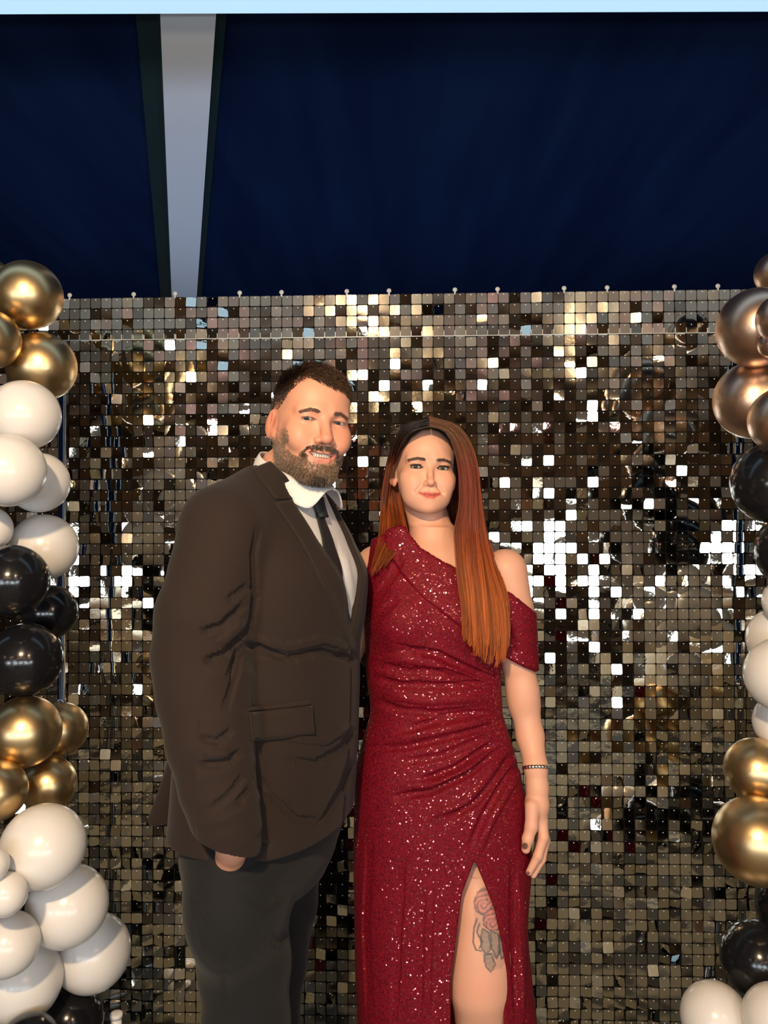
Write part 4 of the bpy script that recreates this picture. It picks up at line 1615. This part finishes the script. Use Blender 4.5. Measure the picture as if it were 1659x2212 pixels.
# --- dress
M_dress = mat('red_sequin_fabric', (.20, .008, .022), .65, .0, Specular_IOR_Level=0.12)
N_, L_, b_ = nodes(M_dress)
tc = N_.new('ShaderNodeTexCoord')
vo = N_.new('ShaderNodeTexVoronoi')
vo.inputs['Scale'].default_value = 360
L_.new(tc.outputs['Object'], vo.inputs['Vector'])
sub = N_.new('ShaderNodeVectorMath'); sub.operation = 'SUBTRACT'; sub.inputs[1].default_value = (.5, .5, .5)
L_.new(vo.outputs['Color'], sub.inputs[0])
scl = N_.new('ShaderNodeVectorMath'); scl.operation = 'SCALE'; scl.inputs['Scale'].default_value = .5
L_.new(sub.outputs[0], scl.inputs[0])
geo = N_.new('ShaderNodeNewGeometry')
add = N_.new('ShaderNodeVectorMath'); add.operation = 'ADD'
L_.new(geo.outputs['Normal'], add.inputs[0]); L_.new(scl.outputs[0], add.inputs[1])
nrm = N_.new('ShaderNodeVectorMath'); nrm.operation = 'NORMALIZE'
L_.new(add.outputs[0], nrm.inputs[0])
gl_ = N_.new('ShaderNodeBsdfGlossy')
gl_.inputs['Color'].default_value = (.85, .30, .30, 1)
gl_.inputs['Roughness'].default_value = .16
L_.new(nrm.outputs[0], gl_.inputs['Normal'])
mx = N_.new('ShaderNodeMixShader')
# only some of the cells are turned-up sequins
sep = N_.new('ShaderNodeSeparateColor')
L_.new(vo.outputs['Color'], sep.inputs[0])
gt = N_.new('ShaderNodeMath'); gt.operation = 'GREATER_THAN'; gt.inputs[1].default_value = .88
L_.new(sep.outputs[1], gt.inputs[0])
ml = N_.new('ShaderNodeMath'); ml.operation = 'MULTIPLY'; ml.inputs[1].default_value = .5
L_.new(gt.outputs[0], ml.inputs[0])
L_.new(ml.outputs[0], mx.inputs[0])
L_.new(b_.outputs[0], mx.inputs[1]); L_.new(gl_.outputs[0], mx.inputs[2])
outn = [n for n in N_ if n.type == 'OUTPUT_MATERIAL'][0]
L_.new(mx.outputs[0], outn.inputs['Surface'])
# fine fabric colour variation
nz = N_.new('ShaderNodeTexNoise'); nz.inputs['Scale'].default_value = 260
L_.new(tc.outputs['Object'], nz.inputs['Vector'])
rp = N_.new('ShaderNodeValToRGB')
rp.color_ramp.elements[0].position = .35; rp.color_ramp.elements[1].position = .68
rp.color_ramp.elements[0].color = (.085, .0018, .008, 1); rp.color_ramp.elements[1].color = (.19, .005, .015, 1)
L_.new(nz.outputs['Fac'], rp.inputs[0]); L_.new(rp.outputs[0], b_.inputs['Base Color'])

fd = Field(axis(-.10, .40, [], .003, .003), axis(1.58, 2.00, [(1.58, 1.80)], .003, .007), axis(.01, 1.56, [(.30, 1.56)], .003, .008))
DR = stw([(1140, 905, .11, .07), (1165, 935, .145, .078), (1190, 938, .155, .084), (1212, 940, .158, .092), (1250, 936, .162, .104), (1330, 937, .163, .116),
          (1400, 937, .159, .114), (1450, 936, .157, .107), (1530, 942, .153, .104), (1585, 943, .168, .112), (1650, 944, .187, .120), (1750, 953, .202, .127), (1850, 955, .206, .130),
          (2000, 952, .200, .136), (2100, 957, .203, .142), (2212, 965, .207, .150)])
DR.append((.02, DR[-1][1], AY, .235, .185))
fd.loft(DR, .0, 0.0, n=2.25)
for cpx in (875, 1000):
    fd.ell(W(cpx, 1338, 1.735), (.070, .062, .066), .035)
hem_a, hem_b = W(1084, 1410, 1.78), W(1160, 1448, 1.78)
hn = np.array([-(hem_b - hem_a)[2], 0, (hem_b - hem_a)[0]]); hn /= np.linalg.norm(hn)
SL = [W(1080, 1228, 1.79), W(1104, 1330, 1.79), W(1116, 1452, 1.80)]


def sleeve(x_, y_, z_):
    out = None
    for (a, b, ra, rb) in ((SL[0], SL[1], .056, .053), (SL[1], SL[2], .053, .046)):
        d = b - a; dd = d @ d
        X, Y_, Z = x_ - a[0], y_ - a[1], z_ - a[2]
        t = np.clip((X * d[0] + Y_ * d[1] + Z * d[2]) / dd, 0, 1)
        e = np.sqrt((X - t * d[0]) ** 2 + (Y_ - t * d[1]) ** 2 + (Z - t * d[2]) ** 2) - (ra + (rb - ra) * t)
        out = e if out is None else np.minimum(out, e)
    pl = -((x_ - hem_a[0]) * hn[0] + (z_ - hem_a[2]) * hn[2])
    return np.maximum(out, pl).astype(np.float32)


fd.op(sleeve, (SL[0][0] - .07, 1.70, SL[2][2] - .06), (SL[2][0] + .07, 1.88, SL[0][2] + .07), .006)


def cut_photo(f, poly, lo, hi, k, ylim=None):
    """take away cloth inside an outline measured on the photograph"""
    def fn(x_, y_, z_):
        V_ = np.stack([x_.ravel(), y_.ravel(), z_.ravel()], 1)
        a, b = project(V_)
        d = inpoly(a, b, poly) * (V_[:, 1] / F)
        if ylim is not None: d = np.maximum(d, V_[:, 1] - ylim)
        return d.reshape(x_.shape).astype(np.float32)
    f.op(fn, lo, hi, k, 'sub')


cut_photo(fd, [(660, 1000), (660, 1262), (784, 1262), (795, 1215), (802, 1165), (868, 1136), (884, 1160), (905, 1186), (950, 1214), (1000, 1240), (1055, 1258), (1105, 1288), (1150, 1324), (1300, 1400), (1300, 1000)],
          (-.1, 1.58, 1.30), (.40, 2.0, 1.56), .002)
cut_photo(fd, [(1025, 1858), (1046, 1908), (1068, 1965), (1084, 2040), (1088, 2110), (1088, 3200), (966, 3200), (974, 2110), (983, 2050), (998, 1930)],
          (.06, 1.56, .0), (.32, 1.9, .80), .002, ylim=1.79)
V, Q = fd.mesh()
N = normals(V, Q)
px, py = project(V)
fold = inpoly(px, py, [(836, 1188), (866, 1236), (912, 1290), (985, 1345), (1060, 1398), (1200, 1480), (1200, 1330), (1060, 1235), (950, 1190), (900, 1160), (868, 1120), (830, 1120)])
V = V + N * (.0065 * sstep(1.5, -2.5, fold) * sstep(.1, -.3, N[:, 1]))[:, None]
DF = [([(850, 1398), (940, 1412), (1010, 1445), (1075, 1472)], 15, -.010), ([(800, 1432), (880, 1452), (960, 1450), (1060, 1490)], 10, -.006), ([(830, 1420), (930, 1432), (1000, 1462)], 8, .004),
      ([(800, 1462), (860, 1480), (960, 1482), (1075, 1478)], 9, -.007), ([(805, 1512), (860, 1534), (940, 1542), (1060, 1530)], 8, -.007),
      ([(830, 1500), (920, 1515), (1070, 1505)], 8, .004), ([(875, 1578), (950, 1555), (1010, 1546), (1078, 1538)], 7, -.007),
      ([(790, 1618), (880, 1614), (990, 1588), (1085, 1562)], 7, -.007), ([(840, 1598), (940, 1580), (1080, 1550)], 8, .004),
      ([(905, 1690), (985, 1660), (1090, 1590)], 8, -.008), ([(845, 1724), (930, 1712), (1015, 1672), (1095, 1608)], 9, -.011), ([(860, 1700), (950, 1690), (1060, 1630)], 8, .005),
      ([(860, 1648), (950, 1635), (1085, 1578)], 8, -.005), ([(960, 1775), (1030, 1735), (1085, 1662), (1112, 1622)], 9, -.009), ([(930, 1760), (1000, 1735), (1080, 1650)], 8, .005),
      ([(1012, 1840), (1045, 1765), (1085, 1695), (1122, 1645)], 6, -.007), ([(1028, 1850), (1060, 1775), (1095, 1710), (1128, 1660)], 6, .005),
      ([(870, 1850), (860, 2000), (850, 2212)], 18, -.004), ([(930, 1900), (925, 2050), (920, 2212)], 16, .004), ([(800, 1800), (790, 2000), (800, 2212)], 14, -.004),
      ([(1110, 1850), (1108, 2000), (1120, 2212)], 10, -.006), ([(1128, 1900), (1125, 2212)], 8, .005), ([(810, 1300), (850, 1240), (870, 1200)], 10, -.003),
      ([(800, 1350), (860, 1290)], 10, -.003), ([(1100, 1350), (1110, 1420)], 6, -.004)]
V = displace(V, N, [(a_, b_ * 1.1, c_ * 1.4) for a_, b_, c_ in DF])
attach('dress', np_mesh('dress', V, Q), M_dress, woman)

# --- bracelet of small links
M_silver = mat('silver_bracelet', (.80, .74, .62), .18, 1.0)
bc = W(1158, 1659, 1.752)
adir = WARM_[6] - WARM_[4]; adir /= np.linalg.norm(adir)
bu = np.cross(adir, [0, 1., 0]); bu /= np.linalg.norm(bu)
bvv = np.cross(adir, bu)
bm_v, bm_f, nb = [], [], 0
for i in range(22):
    a = 2 * math.pi * i / 22
    c = bc + bu * math.cos(a) * .0282 + bvv * math.sin(a) * .0285 + adir * .002 * math.cos(a)
    for rr_, zz in ((.0062, 0),):
        for la in range(5):
            for lo_ in range(8):
                t1 = math.pi * la / 4; t2 = 2 * math.pi * lo_ / 8
                loc = np.array([math.sin(t1) * math.cos(t2), math.sin(t1) * math.sin(t2), math.cos(t1)]) * np.array([1, .55, .75]) * rr_
                tang = -bu * math.sin(a) + bvv * math.cos(a)
                rad = bu * math.cos(a) + bvv * math.sin(a)
                bm_v.append(c + tang * loc[0] + rad * loc[1] + adir * loc[2])
        for la in range(4):
            for lo_ in range(8):
                bm_f.append((nb + la * 8 + lo_, nb + la * 8 + (lo_ + 1) % 8, nb + (la + 1) * 8 + (lo_ + 1) % 8, nb + (la + 1) * 8 + lo_))
        nb += 40
attach('bracelet', np_mesh('bracelet', np.array(bm_v), bm_f), M_silver, woman, label='silver link bracelet on the wrist')

# --- long hair
def guide(pts, m):
    P = np.array([W(*p) for p in pts])
    d = np.r_[0, np.cumsum(np.linalg.norm(np.diff(P, axis=0), axis=1))]
    q = np.linspace(0, d[-1], m)
    # smooth parametric curve
    return np.stack([catmull(d, P[:, i], q) for i in range(3)], 1)


def lock_set(name, guides, n, r0, r1, spread, seed, dark_root, tip_mix, bright, m=26, par=woman, ragged=.12, root_len=(.10, .34)):
    """strands that run between neighbouring guide curves"""
    g_ = np.random.default_rng(seed)
    G = np.array([guide(q, m) for q in guides])
    a = g_.random(n) * (len(guides) - 1)
    i = np.clip(a.astype(int), 0, len(guides) - 2)
    fr = (a - i)[:, None, None]
    fr = fr * fr * (3 - 2 * fr) * .5 + fr * .5
    Cc = G[i] * (1 - fr) + G[i + 1] * fr
    t = np.linspace(0, 1, m)[None, :, None]
    jit = g_.normal(0, 1, (n, 1, 3)) * np.array([spread, spread * 1.4, .0])
    Cc = Cc + jit * (.25 + .75 * t)
    ph = g_.random((n, 1, 1)) * 6.28
    wv_ = np.sin(t * (5 + 3 * g_.random((n, 1, 1))) + ph) * .0022 * t
    Cc = Cc + wv_ * np.array([1.0, .5, 0])
    # strands gather in separate locks with a drift of their own
    nl = 16 * (len(guides) - 1)
    li = (a / (len(guides) - 1) * nl).astype(int)
    lo_off = g_.normal(0, 1, (nl + 1, 3)) * np.array([.0035, .0045, 0])
    lph = g_.random(nl + 1) * 6.28
    lcen = (li + .5) / nl * (len(guides) - 1)
    Cc = Cc + lo_off[li][:, None, :] * t ** 1.2 + np.array([1.0, .4, 0]) * (np.sin(t * 4.2 + lph[li][:, None, None]) * .0035 * t)
    # narrow towards each lock's centre line near the ends
    Gc = G[np.clip(lcen.astype(int), 0, len(guides) - 2)]
    Gn = G[np.clip(lcen.astype(int), 0, len(guides) - 2) + 1]
    fc = (lcen - lcen.astype(int))[:, None, None]
    cen = Gc * (1 - fc) + Gn * fc + lo_off[li][:, None, :] * t ** 1.2
    Cc = Cc + (cen - Cc) * (.55 * t ** 2.5)
    # uneven ends
    lcut = g_.random(nl + 1) * .07
    cutf = 1 - lcut[li][:, None, None] - ragged * g_.random((n, 1, 1)) ** 1.5
    idx = np.clip(t * cutf * (m - 1), 0, m - 1)
    i0 = np.floor(idx).astype(int)[..., 0]; i1 = np.minimum(i0 + 1, m - 1); f_ = idx - i0[..., None]
    ar = np.arange(n)[:, None]
    Cc = Cc[ar, i0] * (1 - f_) + Cc[ar, i1] * f_
    root = np.array(dark_root); mid = np.array([.19, .035, .014]); tip = np.array([.36, .088, .016])
    s1 = sstep(root_len[0], root_len[1], t); s2 = sstep(.45, .95, t) * tip_mix
    col = root * (1 - s1) + mid * s1
    col = col * (1 - s2) + tip * s2
    lk = (.5 + .9 * g_.random(nl + 1))[li][:, None, None]
    col = col * (.65 + .6 * g_.random((n, 1, 1))) * lk * bright
    strands(name, Cc, r0, r1, col, M_hair, par, sides=3)


DK = (.022, .012, .010)
BR = (.10, .045, .022)
# right of the picture: from the parting forward over the shoulder
lock_set('hair', [
    [(930, 922, 1.690), (962, 930, 1.678), (985, 975, 1.690), (994, 1030, 1.705), (996, 1090, 1.705), (985, 1150, 1.690), (990, 1230, 1.665), (1000, 1330, 1.648), (1000, 1395, 1.650)],
    [(930, 912, 1.710), (970, 925, 1.700), (1003, 985, 1.712), (1012, 1060, 1.720), (1012, 1130, 1.710), (1015, 1210, 1.680), (1025, 1300, 1.655), (1030, 1380, 1.645), (1030, 1420, 1.650)],
    [(929, 905, 1.735), (978, 922, 1.730), (1016, 985, 1.740), (1026, 1070, 1.750), (1030, 1150, 1.740), (1045, 1230, 1.700), (1055, 1320, 1.670), (1060, 1400, 1.660), (1055, 1440, 1.662)],
    [(928, 901, 1.770), (984, 920, 1.765), (1024, 990, 1.775), (1033, 1080, 1.780), (1041, 1150, 1.770), (1058, 1230, 1.730), (1080, 1320, 1.695), (1084, 1400, 1.685), (1074, 1450, 1.685)],
    [(928, 901, 1.800), (985, 918, 1.800), (1022, 985, 1.810), (1034, 1080, 1.810), (1044, 1150, 1.795), (1070, 1225, 1.752), (1094, 1300, 1.720), (1098, 1360, 1.705), (1090, 1400, 1.700)],
], 1900, .0011, .0006, .004, 21, BR, 1.0, 1.15)
# left of the picture: behind the ear, down in front of the shoulder
lock_set('hair', [
    [(925, 922, 1.690), (893, 930, 1.685), (868, 960, 1.730), (857, 1000, 1.800), (857, 1045, 1.840), (868, 1105, 1.825), (876, 1150, 1.765), (856, 1190, 1.725), (832, 1222, 1.705)],
    [(924, 912, 1.710), (885, 924, 1.715), (859, 965, 1.755), (848, 1012, 1.815), (845, 1060, 1.845), (852, 1115, 1.825), (856, 1155, 1.765), (838, 1200, 1.725), (815, 1238, 1.708)],
    [(924, 905, 1.740), (880, 920, 1.740), (850, 970, 1.775), (839, 1030, 1.820), (835, 1080, 1.840), (836, 1130, 1.785), (834, 1170, 1.755), (818, 1210, 1.722), (804, 1250, 1.712)],
    [(924, 901, 1.780), (878, 918, 1.785), (848, 968, 1.795), (832, 1035, 1.800), (824, 1090, 1.800), (820, 1135, 1.785), (814, 1175, 1.752), (804, 1215, 1.728), (796, 1245, 1.718)],
], 1500, .0011, .0003, .0035, 22, DK, .75, .85, ragged=.55, root_len=(.30, .52))
# back of the head and the fall behind the neck
lock_set('hair', [
    [(924, 903, 1.790), (880, 915, 1.83), (850, 965, 1.865), (838, 1040, 1.88), (835, 1110, 1.885), (840, 1170, 1.90), (850, 1230, 1.92), (855, 1290, 1.925)],
    [(926, 903, 1.810), (905, 910, 1.87), (885, 965, 1.905), (878, 1040, 1.91), (880, 1110, 1.90), (885, 1170, 1.915), (890, 1230, 1.93), (892, 1300, 1.93)],
    [(928, 903, 1.810), (940, 910, 1.87), (950, 965, 1.905), (952, 1040, 1.91), (955, 1110, 1.90), (958, 1170, 1.915), (960, 1230, 1.93), (960, 1300, 1.93)],
    [(929, 903, 1.800), (978, 915, 1.84), (1008, 965, 1.870), (1020, 1040, 1.88), (1028, 1110, 1.875), (1036, 1170, 1.88), (1040, 1230, 1.90), (1040, 1290, 1.91)],
], 1700, .0014, .0008, .005, 23, DK, .4, .8)
